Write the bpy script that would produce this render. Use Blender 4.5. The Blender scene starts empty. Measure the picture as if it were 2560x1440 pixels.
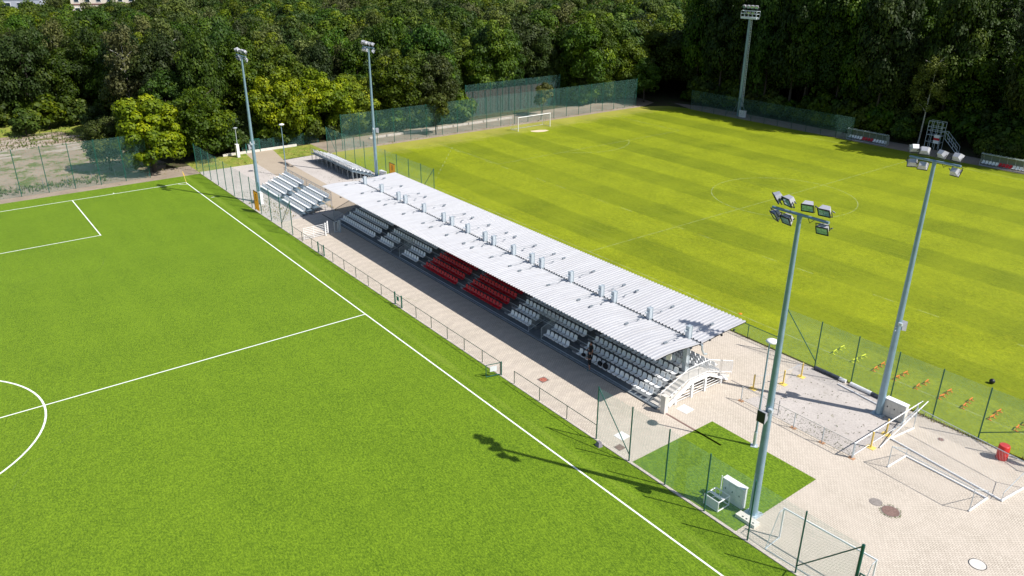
import bpy, bmesh, math, random
import numpy as np
from mathutils import Vector, Matrix, Quaternion
R = math.radians
random.seed(7); RNG = np.random.default_rng(7)
SC = bpy.context.scene
COL = SC.collection

# ------------------------------------------------------------------ camera
CAM = Vector((110.2264, -27.5375, 29.5846))
YAW, PITCH, ROLL, FOC = 2.4899, 0.4085, 0.0047, 1952.2
fw = Vector((math.cos(PITCH)*math.cos(YAW), math.cos(PITCH)*math.sin(YAW), -math.sin(PITCH)))
ri0 = Vector((math.sin(YAW), -math.cos(YAW), 0)); up0 = ri0.cross(fw)
cr, sr = math.cos(ROLL), math.sin(ROLL)
ri = ri0*cr + up0*sr; up = -ri0*sr + up0*cr
cd = bpy.data.cameras.new('camera'); cam = bpy.data.objects.new('camera', cd); COL.objects.link(cam)
cam.matrix_world = Matrix(((ri.x, up.x, -fw.x, CAM.x), (ri.y, up.y, -fw.y, CAM.y), (ri.z, up.z, -fw.z, CAM.z), (0, 0, 0, 1)))
cd.sensor_width = 36; cd.lens = FOC/2560*36; cd.clip_start = 0.5; cd.clip_end = 3000
SC.camera = cam

# ------------------------------------------------------------------ sky, sun, exposure
SUN_AZ = Vector((0.871, 0.492, 0)).normalized(); SUN_EL = R(48.2)
w = bpy.data.worlds.new('World'); SC.world = w; w.use_nodes = True
wn = w.node_tree.nodes; wl = w.node_tree.links
sky = wn.new('ShaderNodeTexSky'); sky.sky_type = 'NISHITA'; sky.sun_disc = False
sky.sun_elevation = SUN_EL; sky.sun_rotation = math.atan2(SUN_AZ.x, SUN_AZ.y)
wl.new(sky.outputs[0], wn['Background'].inputs[0]); wn['Background'].inputs[1].default_value = 0.082
sl = bpy.data.lights.new('sun', 'SUN'); sl.energy = 4.5; sl.angle = R(0.45); sl.color = (1, 0.96, 0.9)
so = bpy.data.objects.new('sun', sl); COL.objects.link(so)
sdir = SUN_AZ*math.cos(SUN_EL) + Vector((0, 0, math.sin(SUN_EL)))
so.rotation_euler = (-sdir).to_track_quat('-Z', 'Y').to_euler(); so.location = (60, 40, 80)
SC.view_settings.view_transform = 'Standard'; SC.view_settings.look = 'None'
SC.view_settings.exposure = 0.55; SC.view_settings.gamma = 1
try:
    SC.cycles.transparent_max_bounces = 32; SC.cycles.max_bounces = 6
except Exception: pass

# ------------------------------------------------------------------ materials
def newmat(name):
    m = bpy.data.materials.new(name); m.use_nodes = True
    return m, m.node_tree.nodes, m.node_tree.links, m.node_tree.nodes['Principled BSDF']
def noise(N, L, vec, scale, detail=4, rough=0.6):
    n = N.new('ShaderNodeTexNoise'); n.inputs['Scale'].default_value = scale
    n.inputs['Detail'].default_value = detail; n.inputs['Roughness'].default_value = rough
    if vec is not None: L.new(vec, n.inputs['Vector'])
    return n.outputs['Fac']
def ramp(N, L, fac, stops):
    r = N.new('ShaderNodeValToRGB'); e = r.color_ramp.elements
    while len(e) < len(stops): e.new(0.5)
    for i, (p, c) in enumerate(stops):
        e[i].position = p; e[i].color = (c[0], c[1], c[2], 1) if hasattr(c, '__len__') else (c, c, c, 1)
    L.new(fac, r.inputs[0]); return r.outputs[0]
def mixc(N, L, fac, a, b, mode='MIX'):
    m = N.new('ShaderNodeMix'); m.data_type = 'RGBA'; m.blend_type = mode
    for sock, v in ((m.inputs[0], fac), (m.inputs[6], a), (m.inputs[7], b)):
        if isinstance(v, (int, float)): sock.default_value = v
        elif isinstance(v, tuple): sock.default_value = (v[0], v[1], v[2], 1)
        else: L.new(v, sock)
    return m.outputs[2]
def math_(N, L, op, a, b=0.0):
    m = N.new('ShaderNodeMath'); m.operation = op
    for s, v in ((m.inputs[0], a), (m.inputs[1], b)):
        if isinstance(v, (int, float)): s.default_value = v
        else: L.new(v, s)
    return m.outputs[0]
def mapping(N, L, scale=(1, 1, 1), rot=(0, 0, 0), obj=False):
    tc = N.new('ShaderNodeTexCoord') if obj else N.new('ShaderNodeNewGeometry')
    mp = N.new('ShaderNodeMapping'); mp.inputs['Scale'].default_value = scale; mp.inputs['Rotation'].default_value = rot
    L.new(tc.outputs['Object' if obj else 'Position'], mp.inputs[0]); return mp.outputs[0]
def simple(name, col, rough=0.5, metal=0.0, var=0.12, scale=3.0, bump=0.0, coat=0.0, dirt=None):
    m, N, L, P = newmat(name)
    v = mapping(N, L, obj=True)
    f = noise(N, L, v, scale, 5)
    lo = tuple(c*(1-var) for c in col); hi = tuple(min(1, c*(1+var)) for c in col)
    c = ramp(N, L, f, [(0.3, lo), (0.7, hi)])
    if dirt:
        f2 = noise(N, L, v, scale*2.7, 6, 0.7)
        k = ramp(N, L, f2, [(0.55, 0.0), (0.72, 1.0)])
        c = mixc(N, L, math_(N, L, 'MULTIPLY', k, dirt[1]), c, dirt[0])
    L.new(c, P.inputs['Base Color'])
    P.inputs['Roughness'].default_value = rough; P.inputs['Metallic'].default_value = metal
    P.inputs['Coat Weight'].default_value = coat
    if bump:
        b = N.new('ShaderNodeBump'); b.inputs['Strength'].default_value = bump; b.inputs['Distance'].default_value = 0.02
        L.new(noise(N, L, v, scale*12, 4), b.inputs['Height']); L.new(b.outputs[0], P.inputs['Normal'])
    return m
M = {}
M['white_plastic'] = simple('white_plastic', (0.84, 0.85, 0.86), 0.35, 0, 0.05, 4)
M['red_plastic'] = simple('red_plastic', (0.55, 0.006, 0.02), 0.35, 0, 0.12, 4)
M['galv'] = simple('galvanised_steel', (0.50, 0.56, 0.60), 0.42, 0.35, 0.14, 6)
M['plank'] = simple('grey_plank', (0.13, 0.18, 0.22), 0.6, 0.2, 0.15, 3)
M['galv_dark'] = simple('weathered_steel', (0.22, 0.25, 0.28), 0.55, 0.2, 0.2, 5)
M['mast'] = simple('mast_paint', (0.22, 0.33, 0.41), 0.30, 0.30, 0.1, 2.5)
M['lattice'] = simple('mast_ladder_steel', (0.62, 0.70, 0.74), 0.5, 0.2, 0.1, 2.5)
M['white_paint'] = simple('white_paint', (0.82, 0.82, 0.82), 0.4, 0, 0.05, 3, dirt=((0.45, 0.42, 0.38), 0.35))
M['cream'] = simple('cream_cabinet', (0.66, 0.63, 0.57), 0.5, 0, 0.06, 2, dirt=((0.4, 0.37, 0.32), 0.4))
M['grey_box'] = simple('pale_grey_cabinet', (0.62, 0.64, 0.66), 0.5, 0, 0.06, 2, dirt=((0.4, 0.4, 0.38), 0.3))
M['green_paint'] = simple('green_fence_paint', (0.006, 0.095, 0.07), 0.4, 0, 0.15, 4)
M['dark_green'] = simple('dark_green_paint', (0.008, 0.05, 0.035), 0.45, 0, 0.15, 4)
M['concrete'] = simple('concrete', (0.30, 0.30, 0.31), 0.85, 0, 0.18, 1.6, 0.3, dirt=((0.16, 0.16, 0.15), 0.6))
M['step_concrete'] = simple('stand_concrete', (0.17, 0.185, 0.20), 0.8, 0, 0.15, 1.4, 0.3, dirt=((0.10, 0.10, 0.11), 0.6))
M['pale_concrete'] = simple('pale_concrete', (0.62, 0.58, 0.53), 0.85, 0, 0.12, 2, 0.3, dirt=((0.35, 0.31, 0.27), 0.6))
M['kerb'] = simple('kerb_stone', (0.50, 0.44, 0.39), 0.85, 0, 0.2, 3, 0.2)
M['black'] = simple('black_plastic', (0.012, 0.013, 0.015), 0.5, 0, 0.2, 5)
M['dark_metal'] = simple('dark_metal', (0.05, 0.06, 0.07), 0.45, 0.4, 0.2, 5)
M['yellow'] = simple('yellow_paint', (0.72, 0.52, 0.13), 0.5, 0, 0.12, 6, dirt=((0.5, 0.4, 0.25), 0.4))
M['orange'] = simple('orange_plastic', (0.80, 0.20, 0.02), 0.4, 0, 0.08, 4)
M['neon'] = simple('neon_yellow_plastic', (0.72, 0.80, 0.05), 0.4, 0, 0.08, 4)
M['rust'] = simple('rusty_iron', (0.20, 0.125, 0.105), 0.8, 0.1, 0.3, 12, 0.4)
M['iron'] = simple('cast_iron', (0.25, 0.22, 0.20), 0.7, 0.1, 0.25, 12, 0.4)
M['barrel'] = simple('barrel_red', (0.62, 0.02, 0.015), 0.42, 0, 0.12, 5, dirt=((0.25, 0.02, 0.02), 0.4))
M['line'] = simple('line_paint', (0.80, 0.83, 0.78), 0.8, 0, 0.06, 8)
M['lead'] = simple('dark_roll', (0.05, 0.06, 0.08), 0.7, 0, 0.3, 4)
M['lens'] = simple('lamp_glass', (0.36, 0.56, 0.60), 0.08, 0.4, 0.5, 9, coat=1)
M['skin'] = simple('skin', (0.45, 0.22, 0.15), 0.55, 0, 0.1, 9)
M['hair'] = simple('dark_hair', (0.015, 0.011, 0.009), 0.6, 0, 0.3, 30)
M['cloth'] = simple('black_cloth', (0.012, 0.012, 0.015), 0.9, 0, 0.3, 12)
M['shoe'] = simple('teal_shoe', (0.03, 0.16, 0.18), 0.5, 0, 0.2, 12)
M['bark'] = simple('bark', (0.045, 0.036, 0.028), 0.9, 0, 0.35, 7, 0.6)
M['birch'] = simple('birch_bark', (0.55, 0.53, 0.48), 0.8, 0, 0.25, 5, 0.3, dirt=((0.05, 0.05, 0.05), 0.8))
M['wall'] = simple('house_render', (0.62, 0.56, 0.47), 0.85, 0, 0.06, 1)
M['wall_blue'] = simple('house_grey_render', (0.42, 0.45, 0.52), 0.85, 0, 0.06, 1)
M['rooft'] = simple('house_roof', (0.20, 0.10, 0.08), 0.8, 0, 0.2, 4)
M['glass'] = simple('window_glass', (0.03, 0.05, 0.07), 0.05, 0.2, 0.2, 2)
M['brown_board'] = simple('brown_board', (0.045, 0.024, 0.020), 0.8, 0, 0.3, 2)
M['banner'] = simple('yellow_banner', (0.80, 0.50, 0.08), 0.6, 0, 0.06, 3)
M['ink'] = simple('black_ink', (0.02, 0.02, 0.025), 0.6, 0, 0.1, 3)
M['signw'] = simple('sign_white', (0.66, 0.68, 0.72), 0.5, 0, 0.04, 3)

def rib_metal():
    m, N, L, P = newmat('roof_sheet')
    v = mapping(N, L)
    f = noise(N, L, mapping(N, L, (3.0, 0.35, 1)), 1.0, 5)
    c = ramp(N, L, f, [(0.3, (0.47, 0.47, 0.49)), (0.7, (0.54, 0.54, 0.555))])
    f2 = noise(N, L, v, 0.9, 6, 0.7)
    c = mixc(N, L, ramp(N, L, f2, [(0.55, 0.0), (0.8, 0.35)]), c, (0.40, 0.385, 0.37))
    c = mixc(N, L, ramp(N, L, noise(N, L, mapping(N, L, (5, 0.12, 1)), 1.0, 4, 0.8), [(0.52, 0.0), (0.75, 0.4)]), c, (0.40, 0.38, 0.36))
    L.new(c, P.inputs['Base Color']); P.inputs['Roughness'].default_value = 0.40; P.inputs['Metallic'].default_value = 0.22
    return m
M['roof'] = rib_metal()

def turf_mat(name, dark, light, stripes=False, sheen=0.25):
    m, N, L, P = newmat(name)
    v = mapping(N, L)
    f1 = noise(N, L, v, 0.22, 5, 0.65); f2 = noise(N, L, v, 2.0, 4, 0.75); f3 = noise(N, L, mapping(N, L, (1, 1.6, 1), (0, 0, 0.4)), 5.5, 4, 0.85)
    s = math_(N, L, 'ADD', math_(N, L, 'MULTIPLY', f1, 0.08 if not stripes else 0.20), math_(N, L, 'ADD', math_(N, L, 'MULTIPLY', f2, 0.20 if not stripes else 0.26), math_(N, L, 'MULTIPLY', f3, 0.72 if not stripes else 0.54)))
    c = ramp(N, L, s, [(0.41, tuple(q*.80 for q in dark)), (0.50, tuple((p+q)/2 for p, q in zip(dark, light))), (0.59, tuple(q*1.18 for q in light))])
    if stripes:
        sep = N.new('ShaderNodeSeparateXYZ'); L.new(v, sep.inputs[0])
        wob = math_(N, L, 'MULTIPLY', math_(N, L, 'SUBTRACT', noise(N, L, mapping(N, L, (0.15, 0.8, 1)), 1.0, 3), 0.5), 1.1)
        y = math_(N, L, 'ADD', math_(N, L, 'ADD', sep.outputs[1], wob), -40.2 + 11.1*8)
        fr = math_(N, L, 'DIVIDE', math_(N, L, 'MODULO', y, 11.1), 11.1)
        dk = ramp(N, L, fr, [(0.0, 0.0), (0.03, 1.0), (0.44, 1.0), (0.50, 0.0)])
        stripe_k = ramp(N, L, noise(N, L, mapping(N, L, (0.03, 0.09, 1)), 1.0, 3, 0.5), [(0.35, 0.26), (0.62, 0.50)])
        c = mixc(N, L, math_(N, L, 'MULTIPLY', dk, stripe_k), c, (dark[0]*0.50, dark[1]*0.60, dark[2]*0.4))
        # finer mower passes and dry streaks along the length
        st = noise(N, L, mapping(N, L, (0.05, 2.3, 1)), 1.0, 5, 0.75)
        c = mixc(N, L, ramp(N, L, st, [(0.52, 0.0), (0.72, 0.4)]), c, (0.26, 0.30, 0.03))
        st2 = noise(N, L, mapping(N, L, (0.6, 1.6, 1), (0, 0, 0.5)), 1.0, 5, 0.75)
        c = mixc(N, L, ramp(N, L, st2, [(0.56, 0.0), (0.75, 0.55)]), c, (0.33, 0.31, 0.008))
        # faint crossing mower passes
        fx = noise(N, L, mapping(N, L, (0.16, 0.02, 1)), 1.0, 3, 0.5)
        c = mixc(N, L, ramp(N, L, fx, [(0.42, 0.0), (0.6, 0.22)]), c, light)
        # worn, dry edges near the far goal line
        gx = math_(N, L, 'ADD', math_(N, L, 'MULTIPLY', sep.outputs[0], -1.0), math_(N, L, 'MULTIPLY', noise(N, L, v, 0.35, 4), 8.0))
        c = mixc(N, L, ramp(N, L, math_(N, L, 'MULTIPLY', math_(N, L, 'ADD', gx, 1.5), 0.14), [(0.35, 0.0), (1.0, 0.6)]), c, (0.38, 0.33, 0.08))
    else:
        st = noise(N, L, mapping(N, L, (0.04, 0.55, 1)), 1.0, 4, 0.6)
        c = mixc(N, L, ramp(N, L, st, [(0.45, 0.0), (0.7, 0.16)]), c, (light[0]*1.15, light[1]*1.1, light[2]*1.3))
        cr_ = noise(N, L, mapping(N, L, (0.5, 0.07, 1), (0, 0, 0.35)), 1.0, 3, 0.5)
        c = mixc(N, L, ramp(N, L, cr_, [(0.50, 0.0), (0.72, 0.14)]), c, dark)
    if not stripes:         # brushed, paler infill along the side line
        sy = N.new('ShaderNodeSeparateXYZ'); L.new(v, sy.inputs[0])
        e = ramp(N, L, math_(N, L, 'MULTIPLY', math_(N, L, 'ADD', math_(N, L, 'ABSOLUTE', math_(N, L, 'SUBTRACT', sy.outputs[1], 0.9)), math_(N, L, 'MULTIPLY', noise(N, L, mapping(N, L, (.12, 1.2, 1)), 1.0, 5, .75), 2.2)), 0.5), [(0.35, 1.0), (0.72, 0.0)])
        c = mixc(N, L, math_(N, L, 'MULTIPLY', e, 0.38), c, (0.27, 0.34, 0.05))
    L.new(c, P.inputs['Base Color']); P.inputs['Roughness'].default_value = 0.75
    P.inputs['Sheen Weight'].default_value = sheen; P.inputs['Sheen Roughness'].default_value = 0.35
    P.inputs['Sheen Tint'].default_value = (0.85, 1.0, 0.18, 1); P.inputs['Specular IOR Level'].default_value = 0.2
    b = N.new('ShaderNodeBump'); b.inputs['Strength'].default_value = 0.8; b.inputs['Distance'].default_value = 0.05
    L.new(noise(N, L, mapping(N, L, (14, 14, 14)), 1.0, 4, 0.7), b.inputs['Height']); L.new(b.outputs[0], P.inputs['Normal'])
    return m
M['turf'] = turf_mat('artificial_turf', (0.058, 0.125, 0.0010), (0.150, 0.242, 0.008), False, 0.3)
M['grass'] = turf_mat('pitch_grass', (0.140, 0.180, 0.0008), (0.245, 0.285, 0.006), True, 0.06)

def paving_mat():
    m, N, L, P = newmat('beige_block_paving')
    v = mapping(N, L)
    bk = N.new('ShaderNodeTexBrick'); L.new(v, bk.inputs['Vector'])
    bk.inputs['Scale'].default_value = 1.0; bk.inputs['Brick Width'].default_value = 0.21; bk.inputs['Row Height'].default_value = 0.14
    bk.inputs['Mortar Size'].default_value = 0.014; bk.inputs['Mortar Smooth'].default_value = 0.3
    bk.inputs['Color1'].default_value = (0.49, 0.43, 0.355, 1); bk.inputs['Color2'].default_value = (0.58, 0.515, 0.43, 1)
    bk.inputs['Mortar'].default_value = (0.22, 0.18, 0.145, 1)
    f1 = noise(N, L, v, 0.35, 5, 0.6); f2 = noise(N, L, v, 3.0, 6, 0.75)
    c = mixc(N, L, ramp(N, L, f1, [(0.35, 0.0), (0.7, 0.5)]), bk.outputs[0], (0.57, 0.495, 0.42))
    c = mixc(N, L, ramp(N, L, f2, [(0.62, 0.0), (0.80, 0.55)]), c, (0.30, 0.25, 0.20))
    sep = N.new('ShaderNodeSeparateXYZ'); L.new(v, sep.inputs[0])     # laid bands of darker blocks on the walkway before the stand
    zz = math_(N, L, 'MULTIPLY', math_(N, L, 'PINGPONG', sep.outputs[1], 1.1), 0.45)
    fb = math_(N, L, 'FRACT', math_(N, L, 'DIVIDE', math_(N, L, 'ADD', sep.outputs[0], zz), 1.13))
    band = ramp(N, L, fb, [(0.0, 0.0), (0.12, 1.0), (0.5, 1.0), (0.62, 0.0)])
    reg = math_(N, L, 'MULTIPLY', math_(N, L, 'LESS_THAN', sep.outputs[0], 77.0), math_(N, L, 'LESS_THAN', sep.outputs[1], 8.9))
    c = mixc(N, L, math_(N, L, 'MULTIPLY', math_(N, L, 'MULTIPLY', band, reg), 0.26), c, (0.36, 0.31, 0.27))
    L.new(c, P.inputs['Base Color']); P.inputs['Roughness'].default_value = 0.85
    b = N.new('ShaderNodeBump'); b.inputs['Strength'].default_value = 0.5; b.inputs['Distance'].default_value = 0.01
    L.new(bk.outputs['Fac'], b.inputs['Height']); b.invert = True; L.new(b.outputs[0], P.inputs['Normal'])
    return m
M['paving'] = paving_mat()
def ground_mat(name, base, alt, weed=None, wth=(0.60, 0.68), scale=1.0, speck=None):
    m, N, L, P = newmat(name)
    v = mapping(N, L)
    f1 = noise(N, L, v, 0.3*scale, 6, 0.65); f2 = noise(N, L, v, 7*scale, 5, 0.75)
    c = ramp(N, L, f1, [(0.32, base), (0.68, alt)])
    c = mixc(N, L, ramp(N, L, f2, [(0.4, 0.0), (0.66, 0.45)]), c, tuple(x*0.62 for x in base))
    if speck:
        f4 = noise(N, L, v, 2.2, 3, 0.5); c = mixc(N, L, ramp(N, L, f4, [(0.66, 0.0), (0.72, 0.8)]), c, speck)
    if weed:
        f3 = noise(N, L, v, 0.75*scale, 7, 0.78)
        c = mixc(N, L, ramp(N, L, f3, [(wth[0], 0.0), (wth[1], 0.9)]), c, weed)
    L.new(c, P.inputs['Base Color']); P.inputs['Roughness'].default_value = 0.95; P.inputs['Specular IOR Level'].default_value = 0.1
    b = N.new('ShaderNodeBump'); b.inputs['Strength'].default_value = 0.7; b.inputs['Distance'].default_value = 0.04
    L.new(f2, b.inputs['Height']); L.new(b.outputs[0], P.inputs['Normal'])
    return m
M['gravel'] = ground_mat('pale_gravel', (0.44, 0.40, 0.37), (0.55, 0.505, 0.47), (0.12, 0.12, 0.05), (0.60, 0.70), 1, (0.13, 0.11, 0.09))
M['path'] = ground_mat('sandy_path', (0.38, 0.315, 0.245), (0.44, 0.37, 0.29), None)
M['yard'] = ground_mat('yard_gravel', (0.27, 0.205, 0.155), (0.36, 0.285, 0.225), (0.10, 0.13, 0.025), (0.49, 0.56), 0.5)
M['drygrass'] = ground_mat('dry_grass', (0.22, 0.25, 0.04), (0.36, 0.33, 0.09), (0.12, 0.20, 0.02), (0.45, 0.6), 0.8)
M['tan_soil'] = ground_mat('tan_soil', (0.27, 0.215, 0.165), (0.36, 0.30, 0.235), (0.13, 0.12, 0.05), (0.58, 0.7), 1)
M['floor'] = ground_mat('forest_floor', (0.055, 0.050, 0.028), (0.095, 0.080, 0.045), (0.05, 0.08, 0.015), (0.5, 0.62), 0.7)
M['sand'] = ground_mat('pale_sand', (0.62, 0.50, 0.36), (0.70, 0.58, 0.42))

def net_mat(name, col, pitch, wire, base=0.0):
    # chain-link: crossing diagonal wires cut out of the sheet
    m, N, L, P = newmat(name)
    sep = N.new('ShaderNodeSeparateXYZ'); g = N.new('ShaderNodeNewGeometry'); L.new(g.outputs['Position'], sep.inputs[0])
    s = math_(N, L, 'ADD', sep.outputs[0], sep.outputs[1])
    masks = []
    for op in ('ADD', 'SUBTRACT'):
        u = math_(N, L, 'DIVIDE', math_(N, L, op, s, sep.outputs[2]), pitch)
        fr = math_(N, L, 'FRACT', math_(N, L, 'ADD', u, 1000.0))
        masks.append(math_(N, L, 'LESS_THAN', fr, wire))
    a = math_(N, L, 'MAXIMUM', masks[0], masks[1])
    if base: a = math_(N, L, 'MAXIMUM', a, base)
    tr = N.new('ShaderNodeBsdfTransparent'); mx = N.new('ShaderNodeMixShader')
    P.inputs['Base Color'].default_value = (*col, 1); P.inputs['Roughness'].default_value = 0.5
    tl = N.new('ShaderNodeBsdfTranslucent'); tl.inputs[0].default_value = (*col, 1)     # round wires catch the sun from either side
    m2 = N.new('ShaderNodeMixShader'); m2.inputs[0].default_value = 0.5; L.new(P.outputs[0], m2.inputs[1]); L.new(tl.outputs[0], m2.inputs[2])
    L.new(a, mx.inputs[0]); L.new(tr.outputs[0], mx.inputs[1]); L.new(m2.outputs[0], mx.inputs[2])
    L.new(mx.outputs[0], N['Material Output'].inputs[0])
    return m
M['net'] = net_mat('green_chain_link', (0.19, 0.42, 0.38), 0.10, 0.095)
M['net_low'] = net_mat('grey_chain_link', (0.10, 0.11, 0.11), 0.12, 0.035)
M['goal_net'] = net_mat('white_goal_net', (0.62, 0.64, 0.66), 0.16, 0.04)
M['net_grey'] = net_mat('grey_mesh', (0.10, 0.12, 0.14), 0.12, 0.14)
def canopy_mat():
    m, N, L, P = newmat('dugout_canopy')
    P.inputs['Base Color'].default_value = (0.30, 0.36, 0.31, 1); P.inputs['Roughness'].default_value = 0.2
    tr = N.new('ShaderNodeBsdfTransparent'); mx = N.new('ShaderNodeMixShader'); mx.inputs[0].default_value = 0.55
    L.new(tr.outputs[0], mx.inputs[1]); L.new(P.outputs[0], mx.inputs[2]); L.new(mx.outputs[0], N['Material Output'].inputs[0])
    return m
M['canopy'] = canopy_mat()

def leaf_mat(name, c1, c2, c3, vr=1.0):
    m, N, L, P = newmat(name)
    oi = N.new('ShaderNodeObjectInfo')
    at = N.new('ShaderNodeAttribute'); at.attribute_name = 'tone'; at.attribute_type = 'GEOMETRY'
    c = ramp(N, L, at.outputs['Fac'], [(0.0, c1), (0.55, c2), (1.0, c3)])
    hs = N.new('ShaderNodeHueSaturation'); L.new(c, hs.inputs['Color'])
    L.new(math_(N, L, 'ADD', math_(N, L, 'MULTIPLY', oi.outputs['Random'], 0.045*vr), 0.512-0.025*vr), hs.inputs['Hue'])
    L.new(math_(N, L, 'ADD', math_(N, L, 'MULTIPLY', math_(N, L, 'FRACT', math_(N, L, 'MULTIPLY', oi.outputs['Random'], 7.3)), 0.75*vr), 1.0-0.40*vr), hs.inputs['Value'])
    L.new(math_(N, L, 'ADD', math_(N, L, 'MULTIPLY', math_(N, L, 'FRACT', math_(N, L, 'MULTIPLY', oi.outputs['Random'], 3.7)), 0.25), 0.92), hs.inputs['Saturation'])
    L.new(hs.outputs[0], P.inputs['Base Color']); P.inputs['Roughness'].default_value = 0.6; P.inputs['Specular IOR Level'].default_value = 0.25
    tl = N.new('ShaderNodeBsdfTranslucent'); L.new(hs.outputs[0], tl.inputs[0])
    mx = N.new('ShaderNodeMixShader'); mx.inputs[0].default_value = 0.22
    L.new(P.outputs[0], mx.inputs[1]); L.new(tl.outputs[0], mx.inputs[2]); L.new(mx.outputs[0], N['Material Output'].inputs[0])
    return m
M['leaf_dark'] = leaf_mat('dark_leaves', (0.014, 0.030, 0.003), (0.042, 0.072, 0.005), (0.105, 0.135, 0.010))
M['leaf_mid'] = leaf_mat('green_leaves', (0.020, 0.040, 0.003), (0.062, 0.098, 0.006), (0.155, 0.185, 0.012))
M['leaf_olive'] = leaf_mat('olive_leaves', (0.045, 0.055, 0.014), (0.105, 0.120, 0.030), (0.20, 0.21, 0.06))
M['leaf_yellow'] = leaf_mat('yellow_green_leaves', (0.05, 0.080, 0.003), (0.165, 0.20, 0.006), (0.34, 0.34, 0.014), 0.25)
M['leaf_brown'] = leaf_mat('browning_leaves', (0.035, 0.042, 0.008), (0.085, 0.092, 0.014), (0.17, 0.155, 0.025))

# ------------------------------------------------------------------ mesh builder
class MB:
    def __init__(s, off=(0, 0, 0)): s.v = []; s.f = []; s.off = Vector(off); s.sm = False
    def add(s, vs, fs):
        n = len(s.v); s.v += [Vector(v) - s.off for v in vs]; s.f += [tuple(i+n for i in f) for f in fs]; return s
    def box(s, c, d, rz=0.0, rot=None):
        m = rot if rot is not None else Matrix.Rotation(rz, 3, 'Z'); c = Vector(c)
        vs = [c + m @ Vector((x*d[0]/2, y*d[1]/2, z*d[2]/2)) for x in (-1, 1) for y in (-1, 1) for z in (-1, 1)]
        return s.add(vs, [(0, 1, 3, 2), (4, 6, 7, 5), (0, 4, 5, 1), (2, 3, 7, 6), (0, 2, 6, 4), (1, 5, 7, 3)])
    def bb(s, x0, x1, y0, y1, z0, z1): return s.box(((x0+x1)/2, (y0+y1)/2, (z0+z1)/2), (x1-x0, y1-y0, z1-z0))
    def tube(s, p, q, r, r2=None, n=8, cap=True):
        p, q = Vector(p), Vector(q); r2 = r if r2 is None else r2; d = (q-p).normalized()
        a = d.orthogonal().normalized(); b = d.cross(a); vs = []
        for c, rr in ((p, r), (q, r2)):
            for i in range(n):
                t = 2*math.pi*i/n; vs.append(c + a*rr*math.cos(t) + b*rr*math.sin(t))
        fs = [(i, (i+1) % n, n+(i+1) % n, n+i) for i in range(n)]
        if cap: fs += [tuple(range(n-1, -1, -1)), tuple(range(n, 2*n))]
        return s.add(vs, fs)
    def path(s, pts, r, n=6):
        for a, b in zip(pts, pts[1:]): s.tube(a, b, r, n=n)
        return s
    def quad(s, a, b, c, d): return s.add([a, b, c, d], [(0, 1, 2, 3)])
    def poly(s, pts, z): return s.add([(x, y, z) for x, y in pts], [tuple(range(len(pts)))])
    def lathe(s, c, prof, n=16):
        c = Vector(c); vs = []
        for r, z in prof:
            for i in range(n): t = 2*math.pi*i/n; vs.append(c+Vector((r*math.cos(t), r*math.sin(t), z)))
        fs = [(k*n+i, k*n+(i+1) % n, (k+1)*n+(i+1) % n, (k+1)*n+i) for k in range(len(prof)-1) for i in range(n)]
        fs += [tuple(range(n-1, -1, -1)), tuple(range((len(prof)-1)*n, len(prof)*n))]
        return s.add(vs, fs)
    def mesh(s, name, mat, smooth=False):
        me = bpy.data.meshes.new(name); me.from_pydata([tuple(v) for v in s.v], [], s.f)
        me.materials.append(mat if not isinstance(mat, str) else M[mat])
        if smooth:
            for p in me.polygons: p.use_smooth = True
        me.update(); return me
    def build(s, name, mat, parent=None, smooth=False):
        return link(name, s.mesh(name, mat, smooth), parent)
def link(name, me, parent=None, loc=(0, 0, 0), rz=0, label=None):
    o = bpy.data.objects.new(name, me); COL.objects.link(o); o.location = loc; o.rotation_euler = (0, 0, rz)
    if parent is not None: o.parent = parent
    if label: o['label'] = label
    return o
def tag(o, label, cat, group=None, kind=None):
    if label: o['label'] = label
    if cat: o['category'] = cat
    if group: o['group'] = group
    if kind: o['kind'] = kind
    return o
def thing(name, label, cat, loc=(0, 0, 0), rz=0, group=None):
    o = bpy.data.objects.new(name, None); COL.objects.link(o); o.location = loc; o.rotation_euler = (0, 0, rz); o.empty_display_size = 0.3
    return tag(o, label, cat, group)
def dup(root, loc, rz=0, label=None, group=None):
    r = root.copy(); COL.objects.link(r); r.location = loc; r.rotation_euler = (0, 0, rz)
    if label: r['label'] = label
    if group: r['group'] = group
    for ch in list(root.children):
        c = ch.copy(); COL.objects.link(c); c.parent = r
        for g in list(ch.children):
            d = g.copy(); COL.objects.link(d); d.parent = c
    return r
def sheet(name, pts, z, mat, parent=None):
    o = MB().poly(pts, z).build(name, mat, parent)
    if parent is None: o['kind'] = 'structure'
    return o

# ------------------------------------------------------------------ the ground and its sheets
sheet('ground', [(-900, -700), (900, -700), (900, 1100), (-900, 1100)], -0.02, 'floor')
sheet('yard', [(-46, -60), (-5.5, -60), (-5.5, -1.5), (-13, 1.0), (-30, -3.0), (-47, -8)], 0.0, 'yard')
sheet('grass_bank', [(-66, -60), (-46, -60), (-47, -8), (-30, -3), (-40, 0.5), (-66, 0.5)], -0.005, 'drygrass')
sheet('soil_strip', [(-9.0, -60), (-4.2, -60), (-3.2, 3.15), (-9.0, 3.15)], 0.004, 'tan_soil')
sheet('verge', [(-11.5, 3.15), (-4.5, 3.15), (-4.5, 23.4), (-11.5, 23.4)], 0.0, 'drygrass')
sheet('gravel_area', [(-4.5, 3.25), (24.0, 3.25), (24.0, 11.2), (5.1, 11.3), (-4.5, 11.6)], 0.008, 'gravel')
sheet('gravel_area', [(-4.0, 15.7), (12.2, 15.2), (25.5, 15.0), (25.5, 23.3), (-4.5, 23.3)], 0.008, 'gravel')
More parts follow.
